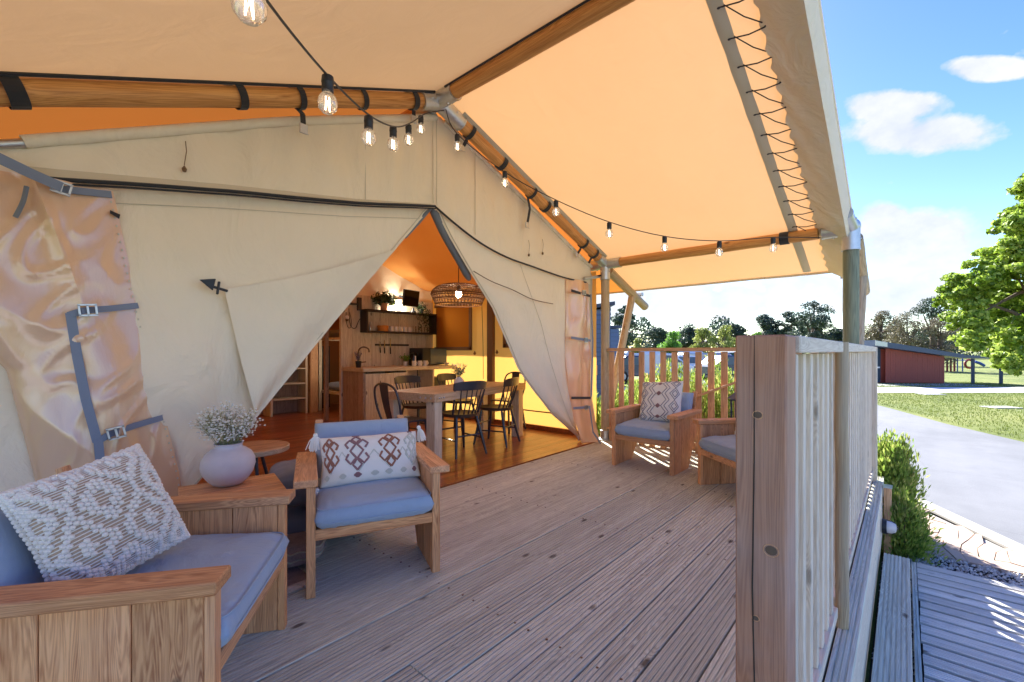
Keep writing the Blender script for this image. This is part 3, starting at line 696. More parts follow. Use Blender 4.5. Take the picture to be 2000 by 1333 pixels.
MB().tube([(x, YF-.01, ipl(TOP, x)-.01) for x in [lerp(2.55, 5.0, k/14) for k in range(15)]], .022, 10).build('gable_sleeve', 'beige_canvas', tent, smooth=True, angle=60)
for xx in (1.78, 2.42, 2.46, 2.92):      # vertical seams on the gable
    MB().tube([(xx, YF-.016+.006*nz3(xx, k, 2), lerp(ipl(HEAD, xx)+.02, ipl(TOP, xx)-.03, k/8)) for k in range(9)], .0032, 5).build('seam', 'hem_canvas', tent, smooth=True)
OPL = [(2.43, 2.385), (1.99, 1.87), (1.50, 1.295), (1.03, .745), (.62, .26), (.40, .0)]      # left edge of the opening: X,z from top down
OPR = [(2.46, 2.385), (2.62, 2.16), (2.82, 1.93), (3.157, 1.583), (3.35, 1.27), (3.545, .967), (3.82, .70), (4.18, .416), (4.50, .22), (4.82, .03)]
def left_wall(u, v):
    # u from the left side to the opening, v from header (0) down to the floor (1)
    e = along([(x, 0, z) for x, z in OPL], v)
    xt = lerp(-.42, 2.43, u); zt = ipl(HEAD, xt)
    le = Vector((-.42, 0, lerp(ipl(HEAD, -.42), 0, v))); p = le.lerp(e, u)
    # blend so that the top row follows the header
    top = Vector((xt, 0, zt)); straight = Vector((lerp(-.42, 2.43, u), 0, lerp(ipl(HEAD, -.42), 2.385, u))); p = p+(top-straight)*(1-v)**2
    fan = .03*math.sin(u*13+v*7+2*nz3(u*2, v*2, 0))*v*(1-u*.4)+.05*nz3(p.x*1.8, p.z*1.6, 4)*v+.010*math.sin((p.z+p.x*.55)*24+3*nz3(p.x, p.z, 2))*(v-v*v)*2*u
    sagy = -.10*math.sin(math.pi*v)*math.sin(math.pi*min(1, u*1.02))
    return Vector((p.x, YF+.012+fan+sagy*.55+.003*nz3(p.x*9, p.z*9, 1)+(.014 if v < .04 else 0), p.z+(-.014*math.sin(u*9)*(1 if v < .02 else 0))))
MB().grid(left_wall, 110, 60).build('door_panel', 'beige_canvas', tent, smooth=True)
def wall_line(fn, pts, r_, name='seam', off_=.008):
    MB().tube([fn(a, b)+Vector((0, -off_, 0)) for a, b in pts], r_, 5).build(name, 'hem_canvas', tent, smooth=True)
wall_line(left_wall, [(.985-.0*k, k/40) for k in range(41)], .004)
wall_line(left_wall, [(lerp(.25, .99, k/24), .055) for k in range(25)], .0026)
# folded back corner of the door, lying over the panel
C1, C2, C3 = Vector((.839, 0, 1.509)), Vector((1.0, 0, .787)), Vector((1.03, 0, .735)); C4 = Vector((2.035, 0, 1.955))
def fold(u, v):
    a = C1.lerp(C2, v); b = C4.lerp(C3, v); p = a.lerp(b, u)
    y = YF-.075+.055*u+.012*math.sin(u*7+v*3)+.014*nz3(p.x*4, p.z*4, 9)-.015*math.sin(math.pi*u)*math.sin(math.pi*v)
    return Vector((p.x, y, p.z-.03*math.sin(math.pi*u)*(1-v)))
MB().grid(fold, 40, 40).build('door_fold', 'beige_canvas', tent, smooth=True)
hk = MB(); hc = Vector((.80, YF-.09, 1.52))
hk.prism([hc+Vector((-.085, 0, .03)), hc+Vector((-.005, 0, .045)), hc+Vector((-.02, 0, -.025))], None, (0, .012, 0)); hk.bar(hc+Vector((-.03, .006, .0)), hc+Vector((.055, .006, -.02)), .014, .014); hk.bar(hc+Vector((.01, .0, .03)), hc+Vector((.0, .0, -.045)), .016, .012)
hk.build('toggle', 'black_plastic', tent, bevel=.003)
# right door: stretched from the apex over to the corner
def right_wall(u, v):
    e = along([(x, 0, z) for x, z in OPR], v)
    xt = lerp(2.46, 4.47, u); top = Vector((xt, 0, ipl(HEAD, xt)-.0)); r_ = Vector((4.47+.25*v**3, 0, lerp(ipl(HEAD, 4.47), .03, v)))
    p = e.lerp(r_, u); st = Vector((lerp(2.46, 4.47, u), 0, lerp(2.385, ipl(HEAD, 4.47), u))); p = p+(top-st)*(1-v)**2.5
    fan = .03*math.sin(u*11-v*5+2*nz3(u*2, v*2, 6))*(v**.6)*(1-.3*u)+.022*nz3(p.x*2, p.z*2, 8)*v
    return Vector((p.x, YF+.006+fan-.06*math.sin(math.pi*v)*math.sin(math.pi*u)+.003*nz3(p.x*9, p.z*9, 1), p.z))
MB().grid(right_wall, 70, 60).build('door_panel', 'beige_canvas', tent, smooth=True)
wall_line(right_wall, [(.02, k/40) for k in range(41)], .004); wall_line(right_wall, [(.55, lerp(.02, .97, k/20)) for k in range(21)], .0024)
def right_pvc(u, v):
    top, bot = 2.02, .015; x0 = lerp(4.42, 4.66, v**4); x1 = lerp(4.92, 4.99, v); x = lerp(x0, x1, u); z = lerp(top, bot, v)
    y = YF-.02-.03*math.sin(math.pi*u)+.015*math.sin(u*9+v*4)-.014*max(0, 1-abs(nz3(x*6, z*2.2, 5))*4)*math.sin(math.pi*u)+.02*nz3(x*5, z*3, 2)-.20*max(0, v-.72)*(1.0+u*1.2)
    return Vector((x, y, z))
MB().grid(right_pvc, 20, 50).build('clear_panel', 'glossy_pvc', tent, smooth=True)
def wsp(pts, w=.034, mat='webbing_grey', name='strap', th=.004, up=(0, 1, 0)):
    mb = MB()
    for p, q in zip(pts, pts[1:]):
        p, q = Vector(p), Vector(q); e = (q-p).normalized()*.004; mb.bar(p-e, q+e, w, th, up)
    return mb.build(name, mat, tent)
def buckle(p, ang=0.0, s=1.0):
    M = Matrix.Rotation(ang, 3, 'Y'); mb = MB(); p = Vector(p)
    for dx in (-.03, 0, .03): mb.box(p+M @ Vector((dx*s, 0, 0)), (.008*s, .014, .05*s), M)
    for dz in (-.025, .025): mb.box(p+M @ Vector((0, 0, dz*s)), (.068*s, .014, .008*s), M)
    mb.build('buckle', 'galvanised', tent)
yr = YF-.075
for z in (1.86, 1.30, .58): wsp([(4.45, yr, z+.01), (4.86, yr-.01, z-.02)], .03, 'webbing_black' if z != 1.30 else 'webbing_grey')
wsp([(4.45, yr-.03, .47), (4.82, yr-.03, .45)], .03); buckle((4.72, yr-.04, .455)); buckle((4.74, yr-.02, 1.285)); buckle((4.70, yr-.02, 1.87))
wsp([(4.86, yr-.015, 1.86), (4.90, yr-.02, 1.28), (4.87, yr-.015, .58)], .028); wsp([(4.78, yr-.05, .44), (4.79, yr-.09, .15), (4.85, yr-.16, .01)], .026)
# corner edge right of the clear panel
MB().grid(lambda u, v: Vector((lerp(4.97, 5.12, u), YF+.01+.03*u+.01*math.sin(v*9), lerp(2.2-.06*u, .0, v))), 6, 40).build('corner_strip', 'hem_canvas', tent, smooth=True)
MB().tube([(4.99, YF-.02, 2.10), (5.05, 2.98, 2.12), (5.13, 2.94, 2.14)], .012, 6).build('guy_rope', 'webbing_black', tent)
MB().tube([(4.80, YF-.03, 2.06), (5.10, 2.98, 2.12)], .02, 8).build('tension_bar', 'galvanised', tent, smooth=True)
# left clear panel, hung forward in a deep fold
def left_pvc(u, v):
    x0 = ipl([(0, -.42), (.33, -.16), (.45, -.0), (.75, .10), (1, .17)], v); x1 = ipl([(0, .36), (.3, .462), (.75, .63), (1, .70)], v)
    x = lerp(x0, x1, u); z = lerp(1.965-.03*(1-u), .0, v)
    y = YF-.03-.10*math.sin(math.pi*u**.7)*min(1, .35+v)-.012*math.sin(u*10+v*4)+(.04*nz3(x*3, z*1.5, 12)+.006*nz3(x*11, z*4, 4))*math.sin(math.pi*u)
    y -= (.026*max(0, 1-abs(nz3(x*3.2+z*.9, z*1.1, 5))*4)**1.5+.012*max(0, 1-abs(nz3(x*6-z*3, z*4, 9))*4)**1.4)*math.sin(math.pi*u)**.6
    if v < .25: y -= .014*math.sin(u*20)*(1-v/.25)*math.sin(math.pi*u)
    return Vector((x, y, z))
MB().grid(left_pvc, 100, 130).build('clear_panel', 'glossy_pvc', tent, smooth=True)
def lp(x, z, o=.0):
    """point just in front of the left clear panel"""
    best = min(((left_pvc(i/40, j/40)) for i in range(41) for j in range(41)), key=lambda p: (p.x-x)**2+(p.z-z)**2); return Vector((x, best.y-.012-o, z))
q = lambda px, py: (lambda p: (p.x, p.z))(onY(px, py, YF-.09))
sp = [lp(*q(*a)) for a in ((272, 596), (215, 603), (160, 608), (135, 616))]; wsp(sp, .030); buckle(lp(*q(170, 607), .01), -.1)
sp = [lp(*q(*a)) for a in ((137, 614), (150, 700), (165, 780), (186, 858))]; wsp(sp, .036)
sp = [lp(*q(*a)) for a in ((320, 818), (262, 831), (210, 845), (188, 858))]; wsp(sp, .030); buckle(lp(*q(222, 842), .01), -.2)
sp = [lp(*q(*a)) for a in ((188, 858), (192, 905), (194, 960))]; wsp(sp, .034)
sp = [Vector((-.34, YF-.30, 2.06)), lp(*q(60, 345), .05), lp(*q(118, 367), .03)]; wsp(sp, .045); sp = [lp(*q(118, 368)), lp(*q(219, 376))]; wsp(sp, .034); buckle(lp(*q(120, 368), .02), .2)
MB().tube(smooth_pl([lp(*q(52, 365), .02), lp(*q(45, 395), .03), lp(*q(30, 425), .02)], 8), .010, 6).build('cord', 'grey_sleeve', tent, smooth=True)
for k in range(46):      # stitches along the panel edge
    v = .03+.9*k/45; p = left_pvc(.975, v); MB().box(p+Vector((0, -.006, 0)), (.007, .003, .010)).build('stitch', 'hem_canvas', tent)
MB().prism([lp(*q(217, 408), .01), lp(*q(238, 416), .01), lp(*q(236, 424), .01), lp(*q(217, 414), .01)], None, (0, .006, 0)).build('velcro_tab', 'webbing_black', tent)
# header rope / zip
pts = [(x, YF-.035-.012*math.sin(x*3), ipl(HEAD, x)-.012+.006*nz3(x*2, 0, 1)) for x in [lerp(.10, 2.42, k/30) for k in range(31)]]
MB().tube(pts, .011, 7).build('header_rope', 'webbing_black', tent, smooth=True)
MB().tube([(p[0], p[1]-.004, p[2]-.021) for p in pts], .006, 6).build('header_rope', 'webbing_black', tent, smooth=True)
MB().grid(lambda u, v: Vector((lerp(.05, 2.4, u), YF-.03+.02*v, ipl(HEAD, lerp(.05, 2.4, u))+.045*v*(1-.7*u)+.0)), 40, 3).build('header_hem', 'hem_canvas', tent, smooth=True)
pts = smooth_pl([onY(a, b, YF-.03) for a, b in ((850, 404), (892, 440), (940, 476), (990, 503), (1040, 521), (1100, 542), (1145, 552))], 24)
MB().tube(pts, .009, 6).build('header_rope', 'webbing_black', tent, smooth=True)
pts = smooth_pl([onY(a, b, YF-.075) for a, b in ((925, 530), (960, 550), (1000, 566), (1040, 585), (1080, 594))], 20)
MB().tube(pts, .0045, 5).build('tie_cord', 'brown_canvas', tent, smooth=True)
for a in ((360, 330), (1033, 498), (1060, 495)):
    c = onY(*a, YF-.03); MB().lathe([(.0, .02), (.013, .0), (.009, -.016), (0, -.02)], c, 8).tube([c+Vector((0, 0, .02)), c+Vector((.01, 0, .10)), c+Vector((.008, .01, .16))], .0022, 4).build('toggle', 'brown_canvas', tent, smooth=True)
# rolled grey door edge tubes at the apex
MB().tube(smooth_pl([(2.445, YF+.03, 2.40), (2.60, YF+.05, 2.20), (2.80, YF+.06, 1.98), (2.93, YF+.07, 1.83)], 14), [.02]+[.038]*12+[.030, .018], 12).build('rolled_door', 'grey_sleeve', tent, smooth=True)
MB().tube([(2.43, YF+.02, 2.39), (2.30, YF+.03, 2.24), (2.17, YF+.03, 2.08)], [.012, .02, .008], 8).build('rolled_door', 'grey_sleeve', tent, smooth=True)
# walls of the inner tent
XS = 5.14
def side(u, v, X):
    y = lerp(YF, 9.4, u); z = lerp(-.0, 2.2 if X > 0 else 1.92, v); return Vector((X+.012*nz3(y*2, z*2, 1)+.02*math.sin(y*2.5)*math.sin(math.pi*v)*.4, y, z))
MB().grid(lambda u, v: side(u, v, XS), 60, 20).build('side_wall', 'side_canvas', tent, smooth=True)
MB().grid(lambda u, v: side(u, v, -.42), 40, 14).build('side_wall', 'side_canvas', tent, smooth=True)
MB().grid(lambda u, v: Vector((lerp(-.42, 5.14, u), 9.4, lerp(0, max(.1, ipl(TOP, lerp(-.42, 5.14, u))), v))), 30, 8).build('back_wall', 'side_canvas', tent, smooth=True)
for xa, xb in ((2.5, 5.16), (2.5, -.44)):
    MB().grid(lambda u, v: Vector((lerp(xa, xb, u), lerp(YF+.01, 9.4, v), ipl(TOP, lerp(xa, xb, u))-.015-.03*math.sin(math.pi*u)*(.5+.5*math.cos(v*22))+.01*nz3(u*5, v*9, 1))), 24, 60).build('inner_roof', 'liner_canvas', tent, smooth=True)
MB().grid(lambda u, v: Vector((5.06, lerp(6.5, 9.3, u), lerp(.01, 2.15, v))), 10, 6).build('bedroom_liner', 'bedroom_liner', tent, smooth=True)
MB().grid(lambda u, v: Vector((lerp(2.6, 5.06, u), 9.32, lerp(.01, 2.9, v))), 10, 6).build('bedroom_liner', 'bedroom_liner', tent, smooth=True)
# side window blind, second window, skirting band
w = MB().span((XS-.05, 5.42, 1.22), (XS-.035, 6.30, 1.92)); o = w.build('window_blind', 'blind_canvas', tent)
fr = MB()
for a, b in (((XS-.055, 5.38, 1.18), (XS-.03, 5.44, 1.96)), ((XS-.055, 5.38, 1.16), (XS-.03, 6.34, 1.22)), ((XS-.055, 5.38, 1.92), (XS-.03, 6.34, 1.97))): fr.span(a, b)
fr.build('blind_frame', 'brown_canvas', o)
w = MB().span((XS-.03, 4.0, 1.26), (XS-.02, 4.62, 1.62)); o = w.build('side_window', 'window_glass', tent)
fr = MB()
for a, b in (((XS-.045, 4.62, 1.20), (XS-.015, 4.68, 1.68)), ((XS-.045, 3.94, 1.20), (XS-.015, 4.66, 1.26)), ((XS-.045, 3.94, 1.62), (XS-.015, 4.66, 1.68))): fr.span(a, b)
fr.build('window_frame', 'brown_canvas', o)
MB().tube([(XS-.03, y, .27+.008*nz3(y*2, 0, 0)) for y in [lerp(3.1, 6.3, k/14) for k in range(15)]], .010, 6).build('skirt_rope', 'brown_canvas', tent)
MB().span((XS-.06, 3.1, .012), (XS-.02, 9.3, .075)).build('skirting', 'floor_wood', tent)
MB().span((XS-.09, 4.86, .012), (XS-.03, 4.98, 2.2)).build('wall_strut', 'brown_canvas', tent)
MB().tube(smooth_pl([(XS-.05, 5.14, 2.0), (XS-.04, 5.12, 1.3), (XS-.05, 5.10, .7)], 8), .005, 5).build('wall_cord', 'brown_canvas', tent)
for y, z in ((5.30, 1.12), (4.80, 1.14)):
    MB().lathe([(.0, .035), (.026, -.01), (.012, -.03), (0, -.04)], (XS-.05, y, z), 8).build('toggle', 'brown_canvas', tent, smooth=True)
# canvas partition above the kitchen wall
YK = 6.42
MB().grid(lambda u, v: Vector((lerp(3.2, 5.12, u), YK+.03+.01*nz3(u*5, v*5, 1), lerp(1.95, ipl(TOP, lerp(3.2, 5.12, u))-.02, v))), 20, 8).build('partition', 'beige_canvas', tent, smooth=True)
# ================================================================== RAILINGS
ZR = 1.187
rl = root('railing', (3, .22, 0), 'pale timber railing beside the driveway, its thick square end post close to the camera', 'railing')
MB().span((1.15, .1965, -.03), (1.26, .303, ZR)).build('end_post', 'post_wood', rl, bevel=.004)
MB().tube([(1.1505+.0, .262, ZR-.002), (1.1492, .262, .9), (1.1492, .266, .6), (1.1492, .259, .25), (1.1495, .262, .0)], [.0012, .0014, .0018, .0012, .0012], 4).build('drying_crack', 'dark_soil', rl)
bev = dict(bevel=.003)
for kx, ky, kr in ((1480, 811, .0085), (1506, 1076, .0125), (1476, 1208, .006)):
    kc = onX(kx, ky, 1.1497); o_ = MB().ball(kc, kr, 14, (.10, 1, .85)).build('knot', 'bark', rl, smooth=True); MB().tube([kc+Vector((-.0004, kr*1.25*math.cos(a), kr*1.1*math.sin(a))) for a in [k*math.pi/10 for k in range(21)]], .0009, 4, caps=False).build('knot_ring', 'fence_wood_z', o_)
for x0, x1 in ((1.262, 2.262), (2.352, 5.06)):
    MB().span((x0, .187, ZR-.042), (x1, .285, ZR)).build('top_rail', 'rail_wood_x', rl, **bev)
    MB().span((x0, .205, .055), (x1, .25, .095)).build('bottom_rail', 'rail_wood_x', rl, **bev)
MB().span((1.263, .196, .0), (1.292, .25, ZR-.044)).build('side_batten', 'rail_wood_z', rl, **bev)
me = MB().span((0, -.011, 0), (.042, .011, ZR-.044-.097)).mesh('baluster', bevel=.002); me.materials.append(MATS['rail_wood_z'])
x = 1.375
while x < 5.0:
    if not (2.20 < x < 2.40): obj_at('baluster', me, (x, .227, .096), rl)
    x += .1335
pole('mid_post', (2.307, .196, -.02), (2.307, .196, ZR), .024, 'pale_pole', rl)
MB().span((5.062, .18, -.03), (5.135, .28, ZR)).build('end_post', 'rail_wood_z', rl, **bev)
f2 = root('railing', (5.15, 1.7, 0), 'reddish brown timber railing across the far end of the deck, behind the two distant armchairs', 'railing')
MB().span((5.095, .32, ZR-.04), (5.19, 2.86, ZR)).build('top_rail', 'fence_wood_y', f2, **bev)
me = MB().span((-.011, 0, 0), (.011, .066, ZR-.045)).mesh('baluster', bevel=.002); me.materials.append(MATS['fence_wood_z'])
y = 2.775
while y > .42: obj_at('baluster', me, (5.12, y, .0), f2); y -= .135
MB().span((5.135, .32, .02), (5.17, 2.86, .11)).build('bottom_rail', 'fence_wood_y', f2, **bev)
MB().bar((5.085, 2.84, .17), (5.085, .75, 1.07), .022, .085, up=(1, 0, 0)).build('diagonal_brace', 'fence_wood_y', f2, **bev)
# ================================================================== ARMCHAIRS
def cushion(L, W_, T, p=7, q=.42, n=26, wr=.006, seed=0, sag=0.0, pull=0.0):
    """soft closed cushion centred at the origin, lying in XY"""
    def S(t): return math.sin(math.pi/2*t)*.55+t*.45
    mb = MB()
    def surf(sg):
        def fn(u, v):
            a, b = S(2*u-1), S(2*v-1)
            h = ((1-abs(a)**p)*(1-abs(b)**p)); h = max(0, h)**q
            k = 1-pull*(1-abs(a*b)**.8)*(max(abs(a), abs(b))**6)
            x, y = a*L/2*k, b*W_/2*k
            z = sg*T/2*h*(1-sag*(1-a*a)*(1-b*b))
            if L > .5: z -= .010*abs(math.sin(b*19+seed+nz3(b*3, seed, 1)*2))**10*math.exp(-((abs(a)-.86)/.10)**2)*h
            z += wr*h*nz3(x*9+seed, y*9, sg*3)+wr*.6*h*nz3(x*26, y*7+seed, sg)
            return Vector((x, y, z))
        return fn
    mb.grid(surf(1), n, n)
    k0 = len(mb.f); mb.grid(surf(-1), n, n); mb.f[k0:] = [f[::-1] for f in mb.f[k0:]]
    return mb, surf
def place(mb, M): mb.v = [tuple(M @ Vector(v)) for v in mb.v]; return mb
def armchair(label, loc, ang, seed, W2=.315, group='timber armchairs on the deck'):
    t = root('armchair', loc, label, 'armchair', group, rz=ang, local=True); r_ = random.Random(seed)
    th = .036
    for sg in (-1, 1):
        y0, y1 = (W2-th, W2) if sg > 0 else (-W2, -W2+th)
        def pk(poly, mat='chair_wood_z', nm='plank', dy=0):
            MB().prism([(x, y0+dy, z) for x, z in poly], None, (0, y1-y0, 0)).build(nm, mat, t, bevel=.0025)
        pk([(-.028, 0), (-.193, 0), (-.193, .518), (-.028, .518)])
        pk([(-.196, 0), (-.372, 0), (-.392, .03), (-.392, .518), (-.196, .518)])
        pk([(-.395, .035), (-.60, .30), (-.60, .518), (-.395, .518)])
        MB().span((-.026, y0-.002, .0), (.0, y1+.002, .518)).build('front_stile', 'chair_wood_z', t, bevel=.002)
        MB().span((-.63, sg*W2-.055-(.0 if sg > 0 else .0), .520), (.022, sg*W2+.048, .556)).build('arm', 'chair_wood_x', t, bevel=.004)
    MB().span((-.032, -W2+th+.001, .262), (-.004, W2-th-.001, .312)).build('seat_rail', 'chair_wood_y', t, bevel=.003)
    for k in range(4):
        x = -.06-k*.125; MB().span((x-.10, -W2+th+.001, .278), (x, W2-th-.001, .300)).build('seat_slat', 'chair_wood_y', t, bevel=.002)
    # raked back
    A = Matrix.Rotation(R(-20), 4, 'Y'); B0 = Matrix.Translation((-.545, 0, .29)) @ A
    for k in range(4):
        z = .02+k*.100; place(MB().span((-.03, -W2+th+.002, z), (-.006, W2-th-.002, z+.094)), B0).build('back_slat', 'chair_wood_y', t, bevel=.002)
    for sg in (-1, 1): place(MB().span((-.055, sg*(W2-th-.03)-.022, -.02), (-.032, sg*(W2-th-.03)+.022, .475)), B0).build('back_post', 'chair_wood_z', t, bevel=.002)
    mb, _ = cushion(.56, 2*W2-.066, .125, 9, .34, 28, .007, seed, -.12)
    place(mb, Matrix.Translation((-.262, 0, .372)) @ Matrix.Rotation(R(2), 4, 'Y')); c = mb.build('seat_cushion', 'blue_cushion', t, smooth=True, angle=180, merge=True)
    for zz in (.034, -.030):
        n = 64; pts = []
        for k in range(n+1):
            a = 2*math.pi*k/n; cx_, sy = math.cos(a), math.sin(a); e = .22
            pts.append(Matrix.Translation((-.262, 0, .372)) @ Vector((math.copysign(abs(cx_)**e, cx_)*.279, math.copysign(abs(sy)**e, sy)*(W2-.0345), zz)))
        MB().tube(pts, .0028, 5, caps=False).build('piping', 'blue_cushion', c, smooth=True)
    mb, _ = cushion(.40, 2*W2-.08, .11, 8, .38, 24, .009, seed+5)
    place(mb, B0 @ Matrix.Translation((.055, 0, .235)) @ Matrix.Rotation(R(90), 4, 'Y')); mb.build('back_cushion', 'blue_cushion', t, smooth=True, angle=180, merge=True)
    return t
def loc_of(t, p): return Matrix.Translation(t.location) @ Matrix.Rotation(t.rotation_euler.z, 4, 'Z') @ Vector(p)
ch1 = armchair('blue cushioned timber armchair in the left foreground, facing the railing', (.575, 1.665, 0), R(-36), 1, .35)
ch2 = armchair('blue cushioned timber armchair in front of the tent doorway, holding the tasselled pillow', (1.205, 1.945, 0), R(-114.2), 2)
ch3 = armchair('blue cushioned timber armchair at the foot of the tent corner post, holding the zigzag pillow', (4.05, 1.905, 0), R(180), 3)
ch4 = armchair('blue cushioned timber armchair partly hidden by the thick railing post', (3.755, 1.10, 0), R(140), 4)
# ------------------------------------------------------------------ pillows
def pillow_frame(t, p, yaw=0, lean=-20, roll=0):
    """plane of the pillow: local X up, Y across, Z out of the face; sits in the armchair's frame"""
    M = Matrix.Translation(t.location) @ Matrix.Rotation(t.rotation_euler.z, 4, 'Z') @ Matrix.Translation(p) @ Matrix.Rotation(R(yaw), 4, 'Z') @ Matrix.Rotation(R(lean), 4, 'Y')
    return M @ Matrix.Rotation(R(roll), 4, 'X') @ Matrix.Rotation(R(90), 4, 'Y') @ Matrix.Rotation(R(180), 4, 'Z')
def strokes(surf, M, segs, rad, root_, name, mat, n=6, H_=1.0):
    mb = MB()
    for s in segs:
        pts = []
        for (u0, v0), (u1, v1) in zip(s, s[1:]):
            m_ = max(2, int(math.hypot(u1-u0, v1-v0)*22))
            for k in range(m_): pts.append((lerp(u0, u1, k/m_), lerp(v0, v1, k/m_)))
        pts.append(s[-1])
        mb.tube([M @ (surf(1)(a, b)+Vector((0, 0, rad*.3))) for a, b in pts], rad, n, flat=1)
    return mb.build(name, mat, root_, smooth=True)
# 1 cream knitted pillow with bobbles in nested lozenges
def frame_at(px, py, s, n, up):
    c_ = P(px, py, s); z = Vector(n).normalized(); x = Vector(up); x = (x-z*x.dot(z)).normalized(); y = z.cross(x)
    return Matrix.Translation(c_) @ Matrix((x, y, z)).transposed().to_4x4()
d_ = ray(190, 1012).normalized()
M1 = frame_at(204, 1014, 1.38, -d_*.62+UP*.30+Vector((math.cos(R(-36)), math.sin(R(-36)), 0))*.55, RT*-.58+UP*.81)
pl1 = root('pillow', M1.translation, 'chunky cream pillow with knitted bobbles in diamond rows, leaning in the foreground armchair', 'pillow')
mb, sf = cushion(.36, .36, .145, 3.2, .55, 34, .004, 3, 0, .05); place(mb, M1)
half = len(mb.f)//2
front = MB(); front.v = mb.v; front.f = mb.f[:half]; front.build('pillow_front', 'knit_ground', pl1, smooth=True, angle=180)
back = MB(); back.v = mb.v; back.f = mb.f[half:]; back.build('pillow_back', 'blush_back', pl1, smooth=True, angle=180)
bb = MB(); r_ = random.Random(2); NB = 32
rib = MB()
for i in range(NB+1):
    for j in range(NB+1):
        u, v = (i+.5*(j % 2))/NB, j/NB
        if u > 1: continue
        # nested lozenges: distance in a folded pattern
        a = abs(((u*2.0+.25) % 1)-.5)*2; b = abs(((v*2.6+.1) % 1)-.5)*2; d = a+b
        on = .32 < d < .72 or 1.0 < d < 1.36 or d > 1.72 or u < .05 or u > .95 or v < .04 or v > .96
        if on:
            p = M1 @ (sf(1)(u, v)+Vector((0, 0, .003))); q_ = r_.uniform(.0075, .0092)
            bb.ball(p, q_, 7, (1.05, 1.05, .9))
bb.build('bobbles', 'cream_knit', pl1, smooth=True, kind='stuff')
for i in range(46):
    u = (i+.5)/46; rib.tube([M1 @ (sf(1)(u, v/26)+Vector((0, 0, .001))) for v in range(27)], .0019, 4)
rib.build('rib_yarns', 'cream_knit', pl1, kind='stuff')
# 2 kilim pillow with tassels
M2 = pillow_frame(ch2, (-.315, .01, .555), 2, -24, 0)
pl2 = root('pillow', M2.translation, 'long white pillow with brown woven motifs and four tassels, on the armchair before the doorway', 'pillow')
mb, sf2 = cushion(.265, .53, .13, 3.0, .5, 36, .005, 9, 0, .06); place(mb, M2); mb.build('pillow_cover', 'cream_knit', pl2, smooth=True, angle=180, merge=True)
def T2(cx_, cy_, pts): return [(cx_+a, cy_+b) for a, b in pts]
cols = [('brown_yarn', .86), ('mauve_yarn', .62), ('brown_yarn', .36), ('pale_yarn', .13)]
for mat, cv in cols:
    segs = []
    for du, a, b in ((0, .125, .050), (.215, .085, .034), (-.215, .085, .034)): segs.append(T2(.60, cv, [(du-a, 0), (du, b), (du+a, 0), (du, -b), (du-a, 0)]))
    for s1 in (-1, 1):
        for s2 in (-1, 1): segs.append(T2(.60, cv, [(s1*.115, s2*.006), (s1*.20, s2*.052), (s1*.12, s2*.088), (s1*.045, s2*.066)]))
    strokes(sf2, M2, segs, .0058, pl2, 'woven_motif', mat, 6)
segs = []
for cv in (.98, .74, .49, .245, .0):
    c_ = min(max(cv, .03), .97); segs.append([(.60, c_), (.28, max(.03, c_-.12)) ]) if cv > .1 else None
    if cv < .9: segs.append([(.60, c_), (.28, min(.97, c_+.12))])
strokes(sf2, M2, segs, .0028, pl2, 'woven_lines', 'pale_yarn', 5)
for k, (cv, mat) in enumerate(((.90, 'pale_yarn'), (.74, 'pale_yarn'), (.62, 'mauve_yarn'), (.49, 'pale_yarn'), (.38, 'pale_yarn'), (.25, 'pale_yarn'), (.12, 'mauve_yarn'))):
    segs = [[(.17+.012*q_, cv-.033+abs(q_-3.5)*.006), (.17+.012*q_, cv+.033-abs(q_-3.5)*.006)] for q_ in range(8)]
    strokes(sf2, M2, [[(a*1.0, b) for a, b in s] for s in segs], .003, pl2, 'tuft_patch', mat, 5)
for k, cv in enumerate((.62, .13)):
    strokes(sf2, M2, [[(.93+.01*q_, cv-.03), (.93+.01*q_, cv+.03)] for q_ in range(4)], .003, pl2, 'tuft_patch', 'mauve_yarn', 5)
def tassel(p, dirv, L=.075, seed=0):
    r_ = random.Random(seed); mb = MB(); p = Vector(p); d0 = Vector(dirv).normalized()
    mb.ball(p, .013, 8)
    for k in range(46):
        d = (d0+Vector((r_.gauss(0, .28), r_.gauss(0, .28), r_.gauss(0, .12)))).normalized(); e = p+d*L*r_.uniform(.8, 1.05)+Vector((0, 0, -.012))
        mb.tube([p, p+(e-p)*.45+Vector((d.x*.012, d.y*.012, .006)), e], [.0028, .0026, .0022], 4)
    return mb.build('tassel', 'white_yarn', pl2, smooth=True)
for k, (u, v, dr) in enumerate(((.97, .99, (-.10, -.0, -1)), (.97, .01, (.15, -.15, -1)), (.03, .985, (-.3, -.2, -.35)), (.03, .015, (.3, -.2, -.35)))):
    c = M2 @ sf2(1)(u, v); o_ = (c-M2.translation).normalized()*.022
    tassel(c+o_+(Vector((0, 0, .012)) if u > .5 else Vector((0, 0, -.0))), dr, .075 if u > .5 else .055, k)
